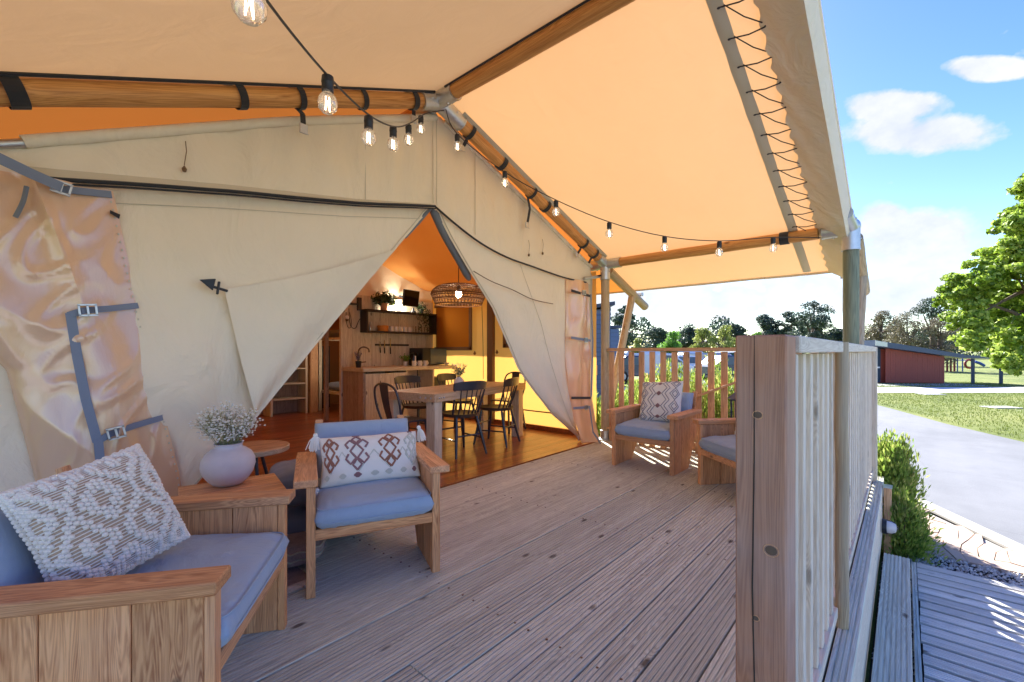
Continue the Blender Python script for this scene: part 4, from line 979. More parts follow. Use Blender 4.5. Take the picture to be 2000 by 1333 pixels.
# 3 zigzag pillow, 4 pale pillow
M3 = pillow_frame(ch3, (-.375, .035, .635), 0, -22, 4)
pl3 = root('pillow', M3.translation, 'square white pillow with grey zigzags on the armchair by the tent corner post', 'pillow')
mb, sf3 = cushion(.43, .43, .14, 3.0, .5, 26, .005, 4, 0, .05); place(mb, M3); mb.build('pillow_cover', 'cream_knit', pl3, smooth=True, angle=180, merge=True)
segs = []; dm = []
for c0 in (.18, .82):
    for k in range(4):
        cu = .14+k*.24
        for s_ in (.115, .065): segs.append([(cu-s_, c0), (cu, c0+s_*1.0), (cu+s_, c0), (cu, c0-s_*1.0), (cu-s_, c0)])
for off_ in (.34, .40, .60, .66):
    sg = 1 if off_ < .5 else -1; segs.append([(.03+.117*k, off_+(.045*sg if k % 2 else -.045*sg)) for k in range(9)])
for k in range(4):
    cu = .15+.235*k; dm += [[(cu-.05+.0125*q_, .5-.05+abs(q_-4)*.0125), (cu-.05+.0125*q_, .5+.05-abs(q_-4)*.0125)] for q_ in range(9)]
strokes(sf3, M3, segs, .0036, pl3, 'zigzag_stitching', 'grey_yarn', 5); strokes(sf3, M3, dm, .003, pl3, 'diamond_stitching', 'mauve_yarn', 4)
M4 = pillow_frame(ch4, (-.36, -.02, .60), 0, -24, 0)
pl4 = root('pillow', M4.translation, 'white fringed pillow peeking out beside the thick railing post', 'pillow')
mb, sf4 = cushion(.38, .42, .13, 3.0, .5, 20, .006, 14, 0, .05); place(mb, M4); mb.build('pillow_cover', 'cream_knit', pl4, smooth=True, angle=180, merge=True)
strokes(sf4, M4, [[(.1+.1*k, .03), (.12+.1*k, .97)] for k in range(8)], .004, pl4, 'raised_stitching', 'white_yarn', 5)
# ================================================================== side table, vase, flowers
def side_table(loc, rz, s, h, label, top='chair_wood_x'):
    t = root('side_table', loc, label, 'side table', rz=rz, local=True)
    for k in range(2): MB().span((-s/2, -s/2+k*s/2+.0015, h-.034), (s/2, -s/2+(k+1)*s/2-.0015, h)).build('top_board', top, t, bevel=.003)
    for sx in (-1, 1):
        for q_ in range(2): MB().span((sx*(s/2-.02)-.016, -s/2+.03+q_*(s/2-.03)+.001, 0), (sx*(s/2-.02)+.016, -s/2+.03+(q_+1)*(s/2-.03)-.001, h-.036)).build('side_board', 'chair_wood_z', t, bevel=.003)
    MB().span((-s/2+.04, -s/2+.05, .12), (s/2-.04, s/2-.05, .145)).build('shelf', 'chair_wood_x', t, bevel=.003)
    return t
side_table((.735, 2.475, 0), R(-12), .43, .47, 'low square timber side table between the two near armchairs, carrying the vase')
vp = onz(449, 948, .47); vp = Vector((vp.x, vp.y+.02, .4715))
va = root('vase', vp, 'round pinkish white plaster vase on the low side table', 'vase')
MB().lathe([(.045, 0), (.066, .004), (.088, .025), (.112, .060), (.123, .098), (.120, .130), (.104, .160), (.078, .181), (.062, .190), (.060, .200), (.066, .209), (.060, .211), (.054, .202), (.052, .19)], vp, 40, .035).build('vase_body', 'plaster_vase', va, smooth=True, angle=60)
bq = root('flower_bunch', vp+Vector((0, 0, .19)), 'bunch of tiny white dried flowers standing in the plaster vase', 'flowers')
r_ = random.Random(6); st = MB(); fp = []
for k in range(120):
    a = r_.uniform(0, 6.283); q_ = math.sqrt(r_.random()); tilt = q_*.62; L = r_.uniform(.15, .235)*(1-.12*q_)
    d = Vector((math.cos(a)*math.sin(tilt), math.sin(a)*math.sin(tilt), math.cos(tilt))); b0 = vp+Vector((math.cos(a)*q_*.035, math.sin(a)*q_*.035, .18)); e = b0+d*L
    st.tube([b0, b0+d*L*.5+Vector((0, 0, .01)), e], [.0013, .001, .0007], 3)
    for j in range(11):
        tt = r_.uniform(.5, 1.02); base = b0+d*L*(tt-.12); f_ = b0+d*L*tt+Vector((r_.gauss(0, .022), r_.gauss(0, .022), r_.gauss(0, .015)))
        st.tube([base, f_], .0006, 3, caps=False); fp.append(f_)
st.build('stems', 'stem_green', bq, kind='stuff')
fb = MB()
for f_ in fp:
    fb.ball(f_, r_.uniform(.0042, .0066), 6, (1, 1, .75))
fb.build('blossoms', 'petal_leaf', bq, kind='stuff')
# round table just inside the door, low grey lounge cushion, rug, patterned pouf
rt = root('round_table', (1.10, 3.28, .01), 'round wooden topped table just inside the doorway, behind the vase', 'table')
MB().lathe([(0, .475), (.21, .475), (.215, .48), (.215, .505), (.21, .51), (0, .51)], (1.10, 3.28, .0), 40).build('table_top', 'table_wood', rt, smooth=True, angle=30)
for k in range(3):
    a = k*2.09+.4; MB().tube([(1.10+.05*math.cos(a), 3.28+.05*math.sin(a), .474), (1.10+.19*math.cos(a), 3.28+.19*math.sin(a), .012)], .012, 8).build('leg', 'black_metal', rt, smooth=True)
gc = onz(560, 935, .2)
lg = root('lounge_seat', (1.33, 2.76, 0), 'low dark grey padded lounge seat behind the side table at the doorway', 'lounge seat', rz=R(-20), local=True)
mb, _ = cushion(.62, .52, .20, 6, .4, 24, .012, 21); place(mb, Matrix.Translation((0, 0, .35))); mb.build('seat_cushion', 'dark_cushion', lg, smooth=True, angle=180, merge=True)
mb, _ = cushion(.62, .52, .19, 6, .4, 24, .012, 25); place(mb, Matrix.Translation((0, 0, .13))); mb.build('base_cushion', 'dark_cushion', lg, smooth=True, angle=180, merge=True)
rg = root('rug', (1.02, 2.43, 0), 'small fringed woven rug on the deck between the side table and the near armchair', 'rug')
mb = MB().grid(lambda u, v: Vector((.80+.22*u, 2.24+.34*v, .006+.004*nz3(u*6, v*6, 1))), 14, 14); mb.build('rug_cloth', 'rug_wool', rg, smooth=True)
fr = MB(); r_ = random.Random(3)
for k in range(60):
    x = .80+.22*k/59; fr.tube([(x, 2.24, .008), (x+r_.uniform(-.01, .01), 2.21, .014), (x+r_.uniform(-.015, .015), 2.185, .005)], .004, 4)
fr.build('fringe', 'blush_back', rg, kind='stuff')
pf = root('pouf', (1.05, 2.52, 0), 'blue and white woven pouf tucked between the side table and the near armchair', 'pouf')
MB().lathe([(0, .012), (.12, .012), (.15, .03), (.155, .07), (.14, .11), (.11, .125), (0, .125)], (1.05, 2.52, 0), 24, .03).build('pouf_body', 'rug_wool', pf, smooth=True, angle=50)
for z in (.05, .09): MB().tube([(1.05+.157*math.cos(k*math.pi/12), 2.52+.157*math.sin(k*math.pi/12), z+.01*(k % 2)) for k in range(25)], .005, 5).build('woven_band', 'pale_yarn', pf)
# lantern on a low table between the far chairs
side_table((4.66, 1.24, 0), R(10), .34, .42, 'low square timber side table between the two distant armchairs, mostly hidden')
lc = Vector((4.67, 1.17, .42))
ln = root('lantern', lc, 'dark blue metal lantern with glass sides between the two distant armchairs', 'lantern')
mb = MB().box(lc+Vector((0, 0, .012)), (.17, .17, .02)).box(lc+Vector((0, 0, .262)), (.17, .17, .012))
for sx in (-1, 1):
    for sy in (-1, 1): mb.box(lc+Vector((sx*.075, sy*.075, .137)), (.014, .014, .24))
mb.build('frame', 'lantern_blue', ln, bevel=.002)
MB().lathe([(.135, .268), (.045, .345), (.03, .35), (.03, .375), (0, .38)], lc, 4).build('roof', 'lantern_blue', ln)
MB().tube([lc+Vector((.04*math.cos(a), 0, .40+.035*math.sin(a))) for a in [k*math.pi/8 for k in range(17)]], .004, 6, caps=False).build('ring', 'black_metal', ln)
for sx in (-1, 1): MB().box(lc+Vector((sx*.072, 0, .137)), (.002, .134, .23)).build('pane', 'clear_glass', ln)
MB().lathe([(.035, .022), (.035, .12), (.0, .122)], lc, 14).build('candle', 'cream_knit', ln, smooth=True, angle=40)
# ================================================================== DINING
dt = root('dining_table', (2.83, 3.52, .01), 'thick legged rustic timber dining table inside the tent doorway', 'table', rz=R(10.5), local=True)
for k in range(4): MB().span((0, .004+k*.172, .665), (1.80, .172+k*.172-.001, .71)).build('top_plank', 'table_wood', dt, bevel=.003)
MB().span((-.004, -.032, .628), (1.804, 0, .712)).build('edge_board', 'table_wood', dt, bevel=.003); MB().span((-.036, -.03, .628), (-.006, .72, .712)).build('edge_board', 'table_wood', dt, bevel=.003)
for x in (.0, 1.68):
    for y in (.0, .57): MB().span((x+.005, y+.005, 0), (x+.12, y+.12, .66)).build('leg', 'kitchen_wood_z', dt, bevel=.004)
for k in range(3): MB().ball((.03+k*.035, -.034, .668), .011, 8).build('bolt', 'galvanised', dt, smooth=True)
for k in range(3): MB().ball((-.038, .02+k*.07, .668), .011, 8).build('bolt', 'galvanised', dt, smooth=True)
def dtp(x, y): return Matrix.Translation(dt.location) @ Matrix.Rotation(R(10.5), 4, 'Z') @ Vector((x, y, 0))
def spindle_chair():
    t = root('spindle_chair', (0, 0, 0), local=True)
    def seat(u, v):
        a = 2*math.pi*u; r_ = (.21+.012*math.cos(a*2))*min(1, v*2); zz = .455 if v > .5 else .455-.012*(1-(v*2)**2); zz = zz-(.035*(v-.5)*2 if v > .5 else 0)
        k = 1 if v <= .5 else 1-.06*(v-.5)*2
        return Vector((r_*k*math.cos(a)*.98, r_*k*math.sin(a)*1.02, zz))
    MB().grid(seat, 28, 12).build('seat', 'dark_seat', t, smooth=True, angle=50)
    legs = []
    for sx in (-1, 1):
        for sy in (-1, 1):
            a, b = Vector((sx*.13, sy*.13, .44)), Vector((sx*.21-(.02 if sx < 0 else 0), sy*.20, 0)); legs.append((a, b))
            MB().tube([a, a.lerp(b, .35), a.lerp(b, .7), b], [.013, .018, .016, .012], 10).build('leg', 'black_metal', t, smooth=True)
    for i, j, h in ((0, 1, .5), (2, 3, .42), (0, 2, .6), (1, 3, .6)):
        MB().tube([legs[i][0].lerp(legs[i][1], h), legs[j][0].lerp(legs[j][1], h)], .009, 8).build('stretcher', 'black_metal', t, smooth=True)
    crest = lambda s_: Vector((-.255+.055*(s_*s_), s_*.215, .74+.0*s_))
    for k in range(7):
        s_ = (k-3)/3; a = Vector((-.165+.035*s_*s_*1.6, s_*.165, .45)); b = crest(s_*.93); MB().tube([a, a.lerp(b, .5)+Vector((-.006, 0, 0)), b], [.008, .0075, .006] if abs(s_) < .99 else [.012, .012, .009], 8).build('spindle', 'black_metal', t, smooth=True)
    mb = MB().grid(lambda u, v: crest(2*u-1)+Vector((-.008-.012*v, 0, .10*v-.022+(.0-.022*abs(2*u-1)**3)*v)), 18, 4); k0 = len(mb.v)
    mb.grid(lambda u, v: crest(2*u-1)+Vector((.010-.012*v, 0, .10*v-.022+(.0-.022*abs(2*u-1)**3)*v)), 18, 4)
    n_ = 19; fsx = []
    for i in range(18): fsx += [(i, i+1, k0+i+1, k0+i), (4*n_+i, 4*n_+i+1, k0+4*n_+i+1, k0+4*n_+i)]
    for j in range(4): fsx += [(j*n_, (j+1)*n_, k0+(j+1)*n_, k0+j*n_), (j*n_+18, (j+1)*n_+18, k0+(j+1)*n_+18, k0+j*n_+18)]
    mb.f += fsx; mb.build('crest_rail', 'black_metal', t, smooth=True, angle=40)
    return t
def metal_chair():
    t = root('metal_chair', (0, 0, 0), local=True)
    MB().prism([(.19, -.17, .432), (.19, .17, .432), (-.17, .14, .432), (-.17, -.14, .432)], None, (0, 0, .018)).build('seat', 'black_metal', t, bevel=.006)
    for sx in (-1, 1):
        for sy in (-1, 1): MB().bar((sx*.16, sy*.14, .435), (sx*.215, sy*.19, 0), .034, .018, up=(0, 1, 0)).build('leg', 'black_metal', t, bevel=.003)
    MB().tube(smooth_pl([(-.155, -.15, .44), (-.20, -.185, .62), (-.235, -.15, .78), (-.25, 0, .825), (-.235, .15, .78), (-.20, .185, .62), (-.155, .15, .44)], 36), .011, 8).build('back_hoop', 'black_metal', t, smooth=True)
    mb = MB().grid(lambda u, v: Vector((-.165-.085*v-.012*math.sin(math.pi*v), (u-.5)*(.085+.05*v), .44+.38*v)), 4, 10); mb.build('back_splat', 'black_metal', t, smooth=True)
    for sy in (-1, 1): MB().bar((.185, sy*.165, .26), (-.185, sy*.165, .26), .012, .006).build('stretcher', 'black_metal', t)
    return t
spc = spindle_chair(); mtc = metal_chair()
G = 'black chairs round the dining table'
def put(t, p, rz, label, z=.01): t.location = (p[0], p[1], z); t.rotation_euler = (0, 0, rz); t['label'] = label; t['category'] = 'chair'; t['group'] = G
put(spc, (3.36, 3.74), R(82), 'black spindle back chair, the nearer of the two in front of the dining table')
c = copy_tree(spc); put(c, (4.02, 3.80), R(108), 'black spindle back chair in front of the table end nearer the deck armchairs')
c = copy_tree(spc); put(c, (3.50, 4.68), R(-84), 'black spindle back chair on the kitchen side, its crest shining blue')
c = copy_tree(spc); put(c, (4.22, 4.72), R(-78), 'black spindle back chair on the kitchen side, behind the white flower vase')
put(mtc, (2.66, 3.80), R(4), 'black metal hoop back chair at the table end nearest the sink counter')
c = copy_tree(mtc); put(c, (4.76, 4.30), R(188), 'black metal hoop back chair at the table end by the yellow canvas wall')
vp2 = onz(903, 746, .72); vp2 = Vector((3.52, 3.93, .7215))
v2 = root('flower_vase', vp2, 'small round white vase of leafy flowers on the dining table', 'vase')
MB().lathe([(.03, 0), (.052, .012), (.064, .045), (.058, .085), (.036, .11), (.026, .118), (.030, .126), (.026, .124), (.022, .11)], vp2, 24).build('vase_body', 'white_ceramic', v2, smooth=True, angle=60)
def sprig(name, parent, base, n, L, spread, mat, leaf=.02, seed=0, up=1.0):
    r_ = np.random.RandomState(seed); pts = []; nr = []; mbs = MB()
    for k in range(n):
        a = r_.uniform(0, 6.28); tl = spread*math.sqrt(r_.rand()); d = Vector((math.cos(a)*math.sin(tl), math.sin(a)*math.sin(tl), math.cos(tl)*up)); l = L*r_.uniform(.6, 1)
        b0 = Vector(base); mid = b0+d*l*.5; e = b0+d*l-Vector((0, 0, .25*l*tl)); mbs.tube([b0, mid, e], .0015, 3, caps=False)
        for j in range(9):
            t_ = r_.uniform(.3, 1.0); p = b0.lerp(mid, t_*2) if t_ < .5 else mid.lerp(e, t_*2-1); pts.append(p+Vector(r_.normal(size=3)*leaf*.5)); nr.append(r_.normal(size=3)+np.array([0, 0, .8]))
    mbs.build('stems', 'stem_green', parent, kind='stuff')
    return quads(name, pts, nr, leaf*.7, leaf*1.5, mat, parent, 'stuff')
sprig('leaves', v2, vp2+Vector((0, 0, .11)), 26, .20, .75, 'leaf_sage', .018, 4)
r_ = np.random.RandomState(3); quads('blossoms', [vp2+Vector((0, 0, .24))+Vector(r_.normal(size=3)*(.045, .045, .03)) for _ in range(70)], r_.normal(size=(70, 3)), .014, .014, 'petal_white', v2, 'stuff')
# pendant: woven rattan dome
pc = Vector((3.62, 4.05, 1.83))
pd = root('pendant_lamp', pc, 'woven brown rattan pendant lamp hanging lit above the dining table', 'lamp')
prof = lambda t: (.33*math.sin(min(1, t)*math.pi*.5)**.7 if t < 1 else .33-.05*(t-1)*4, .13*math.cos(min(1, t)*math.pi*.5) if t < 1 else -.12*(t-1)*4)
wv = MB(); NR = 46
for k in range(NR):
    for tw in (-1, 1):
        pts = []
        for j in range(15):
            t_ = .12+j/14*1.13; r1, z1 = prof(t_); a = 2*math.pi*k/NR+tw*.45*t_; pts.append(pc+Vector((r1*math.cos(a), r1*math.sin(a), z1)))
        wv.tube(pts, .0034, 4, caps=False)
for t_ in (.12, .3, .45, .6, .75, .88, .96, 1.0, 1.04, 1.12, 1.25):
    r1, z1 = prof(t_); wv.tube([pc+Vector((r1*math.cos(a), r1*math.sin(a), z1)) for a in [2*math.pi*q_/40 for q_ in range(41)]], .007 if t_ > .9 else .0045, 5, caps=False)
wv.build('woven_shade', 'rattan', pd, kind='stuff')
MB().tube([pc+Vector((0, 0, .12)), pc+Vector((0, 0, 1.0))], .005, 6).build('cord', 'black_plastic', pd); MB().lathe([(.02, .12), (.024, .06), (.02, .05)], pc, 12).build('socket', 'black_plastic', pd)
MB().ball(pc+Vector((0, 0, .01)), .038, 14, (1, 1, 1.2)).build('bulb', 'bulb_glow', pd, smooth=True)
# ================================================================== KITCHEN
kx0, kx1 = 3.37, 5.10; YK0 = 6.40
kw = root('kitchen_wall', (kx0, YK0, .01), 'vertical timber plank wall behind the kitchen counter', 'wall')
r_ = random.Random(4); x = kx0
while x < kx1-.02:
    w_ = min(r_.uniform(.14, .20), kx1-x); MB().span((x+.0015, YK0-.006+r_.uniform(-.003, .003), .012), (x+w_-.0015, YK0+.03, 2.02+.01*r_.random())).build('plank', 'kitchen_wood_z', kw, bevel=.002); x += w_
MB().span((kx0-.03, YK0-.012, .012), (kx0-.001, YK0+.04, 2.0)).build('end_stile', 'kitchen_wood_z', kw, bevel=.003)
ct = root('kitchen_counter', (kx0, 5.8, .01), 'timber kitchen counter with plank doors and an open bay for chairs', 'counter')
MB().span((kx0-.02, 5.76, .85), (kx1, YK0-.012, .905)).build('worktop', 'kitchen_wood_x', ct, bevel=.003)
for k in range(4): MB().span((kx0+.0, 5.80+k*.148, .012), (kx0+.022, 5.80+(k+1)*.148-.003, .848)).build('side_plank', 'grey_wood_z', ct, bevel=.002)
for k in range(3): MB().span((kx0+.026+k*.235, 5.785, .04), (kx0+.026+(k+1)*.235-.003, 5.806, .82)).build('door_plank', 'kitchen_wood_z', ct, bevel=.002)
MB().span((kx0+.73, 5.80, .012), (kx0+.76, 6.38, .848)).build('divider', 'kitchen_wood_z', ct); MB().span((kx0+1.25, 5.80, .012), (kx0+1.28, 6.38, .848)).build('divider', 'kitchen_wood_z', ct)
MB().span((kx0+.77, 6.20, .03), (kx0+1.24, 6.22, .84)).build('back_panel', 'kitchen_wood_x', ct)
MB().span((kx0+1.30, 6.0, .10), (kx0+1.70, 6.3, .70)).build('black_drawer_unit', 'black_plastic', ct, bevel=.004)
MB().tube([(kx0+.98, 5.84, .03), (kx0+.98, 5.84, .845)], .014, 8).build('prop', 'black_metal', ct)
ym = 6.2
tp = root('tap', (3.50, 6.16, .905), 'tall curved bronze kitchen tap on the counter', 'tap')
MB().tube(smooth_pl([(3.52, 6.2, .907), (3.52, 6.2, 1.12), (3.54, 6.18, 1.19), (3.59, 6.15, 1.21), (3.64, 6.12, 1.18), (3.65, 6.11, 1.13)], 24), .012, 10).build('spout', 'bronze', tp, smooth=True)
MB().lathe([(.028, 0), (.028, .02), (.02, .03), (.018, .10), (0, .102)], (3.52, 6.2, .907), 14).build('tap_base', 'bronze', tp, smooth=True, angle=40)
MB().tube([(3.53, 6.19, .975), (3.62, 6.15, .985)], .008, 8).build('tap_lever', 'bronze', tp, smooth=True)
def pot(p, r_, h, mat, label, leafm, n, L, leaf, seed, cat='potted plant', name='potted_plant', spread=.9, up=1.0):
    t = root(name, p, label, cat); MB().lathe([(r_*.7, 0), (r_*.75, .004), (r_, h), (r_*.93, h+.001), (r_*.85, h-.01), (0, h-.012)], p, 18).build('pot', mat, t, smooth=True, angle=50)
    sprig('leaves', t, Vector(p)+Vector((0, 0, h-.01)), n, L, spread, leafm, leaf, seed, up); return t
pot((3.42, 6.02, .906), .045, .095, 'black_plastic', 'lavender plant in a dark pot at the sink end of the counter', 'leaf_lilac', 26, .17, .014, 1, spread=.4)
pot((4.35, 6.18, .906), .045, .07, 'white_ceramic', 'small green herb pot on the counter behind the white mugs', 'leaf_fresh', 26, .17, .02, 2)
SH = 1.62; sx0, sx1, sy0, sy1, sz0, sz1 = 3.66, 5.03, 6.20, 6.395, 1.44, 1.80
ws = root('wall_shelf', (sx0, sy0, sz0), 'long black box shelf hung on the kitchen plank wall', 'shelf')
for a, b in (((sx0, sy0, sz0), (sx1, sy1, sz0+.026)), ((sx0, sy0, sz1-.026), (sx1, sy1, sz1)), ((sx0, sy0, sz0+.027), (sx0+.028, sy1, sz1-.027)), ((sx1-.028, sy0, sz0+.027), (sx1, sy1, sz1-.027))):
    MB().span(a, b).build('shelf_board', 'black_wood', ws, bevel=.002)
def mug(p, label, group, s=1.0):
    t = root('mug', p, label, 'mug', group); MB().lathe([(.0, 0), (.034*s, 0), (.037*s, .01), (.037*s, .085*s), (.034*s, .085*s), (.032*s, .012), (0, .012)], p, 16).build('mug_body', 'white_ceramic', t, smooth=True, angle=40)
    p = Vector(p); MB().tube([p+Vector((.036*s, 0, .02*s)), p+Vector((.058*s, 0, .03*s)), p+Vector((.060*s, 0, .055*s)), p+Vector((.036*s, 0, .068*s))], .005, 6).build('handle', 'white_ceramic', t, smooth=True); return t
for k in range(5): mug((4.16+k*.088, 6.29, sz0+.027), ('leftmost', 'second from the left', 'middle', 'second from the right', 'rightmost')[k]+' of the five white mugs on the black wall shelf', 'white mugs in a row on the wall shelf')
for k in range(3): mug((4.36+k*.115, 5.95, .906), ('left', 'middle', 'right')[k]+' one of the three white mugs on the counter by the kettle', 'three white mugs on the counter')
for k in range(6):
    p = (4.62+k*.062, 6.30, sz0+.027); t = root('drinking_glass', p, ('first', 'second', 'third', 'fourth', 'fifth', 'last')[k]+' clear glass from the left in the row of glasses on the wall shelf', 'glass', 'drinking glasses on the wall shelf')
    MB().lathe([(.0, 0), (.024, 0), (.028, .11), (.026, .11), (.022, .008), (0, .008)], p, 14).build('glass_body', 'clear_glass', t, smooth=True, angle=40)
bs = root('basket', (4.02, 6.29, sz0+.027), 'small orange wicker basket at the left of the wall shelf', 'basket')
MB().lathe([(.075, 0), (.09, .09), (.086, .09), (.07, .01), (0, .01)], (4.0, 6.29, sz0+.027), 20).build('basket_body', 'wicker', bs, smooth=True, angle=40)
for k in range(4): MB().tube([(4.0+(.077+.004*k)*math.cos(a), 6.29+(.077+.004*k)*math.sin(a), sz0+.035+k*.022) for a in [q_*math.pi/10 for q_ in range(21)]], .005, 5).build('woven_ring', 'wicker', bs)
bkk = root('bottle', (3.76, 6.3, sz0+.027), 'pale lilac bottle at the left end of the wall shelf', 'bottle')
MB().lathe([(0, 0), (.022, 0), (.024, .08), (.01, .11), (.01, .14), (0, .141)], (3.78, 6.3, sz0+.027), 14).build('bottle_body', 'car_silver', bkk, smooth=True, angle=50)
pot((4.03, 6.3, sz1), .07, .12, 'terracotta', 'bushy dark plant in a terracotta pot on top of the wall shelf', 'leaf_dark', 60, .26, .045, 5, spread=1.3)
t = pot((4.74, 6.26, sz1), .045, .07, 'black_plastic', 'trailing green plant spilling over the wall shelf front', 'leaf_dark', 30, .15, .025, 7, spread=1.2)
r_ = np.random.RandomState(9); pts = []
for k in range(16):
    x0 = 4.74+r_.normal()*.06; L = r_.uniform(.15, .42)
    for j in range(16): tt = j/16; pts.append((x0+.02*r_.normal(), 6.18+.012*r_.normal(), sz1+.06-L*tt))
quads('trailing_leaves', pts, r_.normal(size=(len(pts), 3))+np.array([0, -1, 0]), .018, .034, 'leaf_dark', t, 'stuff')
tv = root('television', (4.48, 6.1, 2.0), 'small black television hung above the wall shelf', 'television')
M = Matrix.Translation((4.42, 6.12, 2.02)) @ Matrix.Rotation(R(8), 4, 'Z') @ Matrix.Rotation(R(8), 4, 'X')
place(MB().box((0, 0, 0), (.34, .035, .27)), M).build('casing', 'black_plastic', tv, bevel=.004); place(MB().box((0, -.0185, 0), (.32, .002, .25)), M).build('screen', 'screen', tv)
place(MB().tube([(0, .02, 0), (0, .28, .02)], .018, 8), M).build('wall_arm', 'black_metal', tv)
wl_ = root('wall_lamp', (4.27, 6.3, 1.86), 'lit glass bulb lamp resting on the wall shelf below the television', 'lamp')
MB().ball((4.28, 6.26, 1.885), .052, 16, (1.3, 1, 1)).build('glass_bulb', 'bulb_glow', wl_, smooth=True); MB().lathe([(.03, 0), (.03, .03), (0, .035)], (4.28, 6.26, 1.80), 12).build('lamp_base', 'bronze', wl_)
l2 = root('table_lamp', (4.60, 6.28, sz1), 'unlit black bulb lamp beside the trailing plant on the wall shelf', 'lamp')
MB().lathe([(.05, 0), (.05, .03), (.02, .04), (.02, .08), (0, .082)], (4.58, 6.28, sz1), 14).build('lamp_base', 'black_metal', l2, smooth=True, angle=40); MB().ball((4.58, 6.28, sz1+.13), .04, 12, (1, 1, 1.3)).build('glass_bulb', 'clear_glass', l2, smooth=True)
kn = root('knife_rack', (4.0, 6.38, 1.2), 'black magnetic bar holding three knives on the plank wall', 'knife rack')
MB().span((3.92, 6.372, 1.235), (4.56, 6.392, 1.265)).build('magnetic_bar', 'black_wood', kn)
for k, (x, hL, bL) in enumerate(((4.0, .09, .10), (4.08, .10, .13), (4.19, .11, .16))):
    o = MB().prism([(x-.012, 6.366, 1.21), (x+.010, 6.366, 1.21), (x+.008, 6.366, 1.21+bL*.8), (x-.008, 6.366, 1.21+bL)], None, (0, .003, 0)).build('knife_blade', 'chrome', kn); MB().bar((x, 6.368, 1.21), (x+.005, 6.368, 1.21-hL), .022, .014).build('knife_handle', 'black_plastic', o, bevel=.003)
cr_ = root('wall_hook_rack', (3.5, 6.37, 1.85), 'black bracket rack with a hanging cable at the left end of the plank wall', 'rack')
MB().span((3.44, 6.36, 1.86), (3.60, 6.39, 1.89)).span((3.60, 6.34, 1.78), (3.66, 6.39, 1.98)).build('bracket', 'black_metal', cr_, bevel=.003)
MB().span((3.38, 6.34, 1.74), (3.43, 6.39, 1.86)).build('hook_plate', 'galvanised', cr_)
MB().tube(smooth_pl([(3.46, 6.37, 1.80), (3.48, 6.36, 1.55), (3.56, 6.36, 1.50), (3.62, 6.36, 1.62), (3.70, 6.36, 1.72)], 20), .005, 6).build('cable', 'black_plastic', cr_, smooth=True)
MB().tube(smooth_pl([(3.42, 6.37, 1.78), (3.41, 6.36, 1.62), (3.45, 6.36, 1.50), (3.50, 6.36, 1.56), (3.47, 6.36, 1.74)], 20), .004, 6).build('cable', 'black_plastic', cr_, smooth=True)
hl = root('hanging_lantern', (3.41, 6.33, 1.66), 'small white lamp hanging by its cord at the left end of the plank wall', 'lamp'); MB().ball((3.41, 6.33, 1.66), .03, 12).build('glass_bulb', 'white_ceramic', hl, smooth=True); MB().lathe([(.02, -.06), (.026, -.03)], (3.41, 6.33, 1.66), 12).build('cap', 'bronze', hl)
mw = root('microwave', (4.7, 6.1, .906), 'wide black microwave at the right end of the counter', 'microwave')
MB().span((4.56, 5.99, .915), (5.08, 6.36, 1.20)).build('casing', 'black_plastic', mw, bevel=.005); MB().span((4.72, 5.984, .93), (5.07, 5.989, 1.185)).build('door_glass', 'window_glass', mw)
kt = root('kettle', (4.47, 6.12, .906), 'black and steel electric kettle behind the white mugs', 'kettle')
MB().lathe([(.06, 0), (.075, .01), (.07, .12), (.058, .20), (.02, .215), (0, .22)], (4.47, 6.12, .906), 20).build('kettle_body', 'screen', kt, smooth=True, angle=40)
MB().tube([(4.53, 6.10, 1.10), (4.575, 6.08, 1.09), (4.58, 6.08, 1.0), (4.54, 6.10, .96)], .010, 8).build('handle', 'black_plastic', kt, smooth=True); MB().bar((4.455, 6.045, .96), (4.46, 6.052, 1.07), .02, .006).build('water_gauge', 'white_ceramic', kt)
tr_ = root('serving_bowl', (5.0, 5.9, .906), 'small pale bowl at the end of the counter beyond the flowers', 'bowl'); MB().lathe([(.02, 0), (.05, .03), (.055, .045), (.05, .045), (.02, .01), (0, .01)], (4.98, 5.88, .906), 18).build('bowl_body', 'white_ceramic', tr_, smooth=True)
# bedroom side: plank partition, ladder shelf, timber post, bunk
bp = root('bedroom_partition', (2.4, 8.6, .01), 'dim vertical plank partition deep inside the tent left of the kitchen', 'wall')
x = .6; r_ = random.Random(9)
while x < 3.62: w_ = r_.uniform(.16, .22); MB().span((x+.002, 8.6, .012), (x+w_-.002, 8.63, 2.1)).build('plank', 'grey_wood_z', bp, bevel=.002); x += w_
ls = root('ladder_shelf', (3.1, 8.3, .01), 'tall timber step shelf against the plank partition deep inside the tent', 'shelf')
for x in (3.02, 3.62): MB().span((x, 8.22, .012), (x+.035, 8.58, 1.5)).build('side_board', 'kitchen_wood_z', ls)
for k in range(5): MB().span((3.057, 8.22, .28+k*.27), (3.618, 8.56, .305+k*.27)).build('shelf_board', 'kitchen_wood_x', ls)
MB().span((3.057, 8.565, .012), (3.618, 8.585, 1.5)).build('back_board', 'grey_wood_z', ls)
tpz = root('timber_post', (3.75, 8.2, .01), 'square golden timber post beside the bunk doorway inside the tent', 'post'); MB().span((3.70, 8.2, .012), (3.84, 8.34, 2.3)).build('post_body', 'fence_wood_z', tpz, bevel=.004)
tp2 = root('timber_post', (3.6, 7.0, .01), 'slim grey timber post just left of the kitchen wall', 'post'); MB().span((3.42, 7.05, .012), (3.48, 7.11, 2.3)).build('post_body', 'grey_wood_z', tp2, bevel=.003)
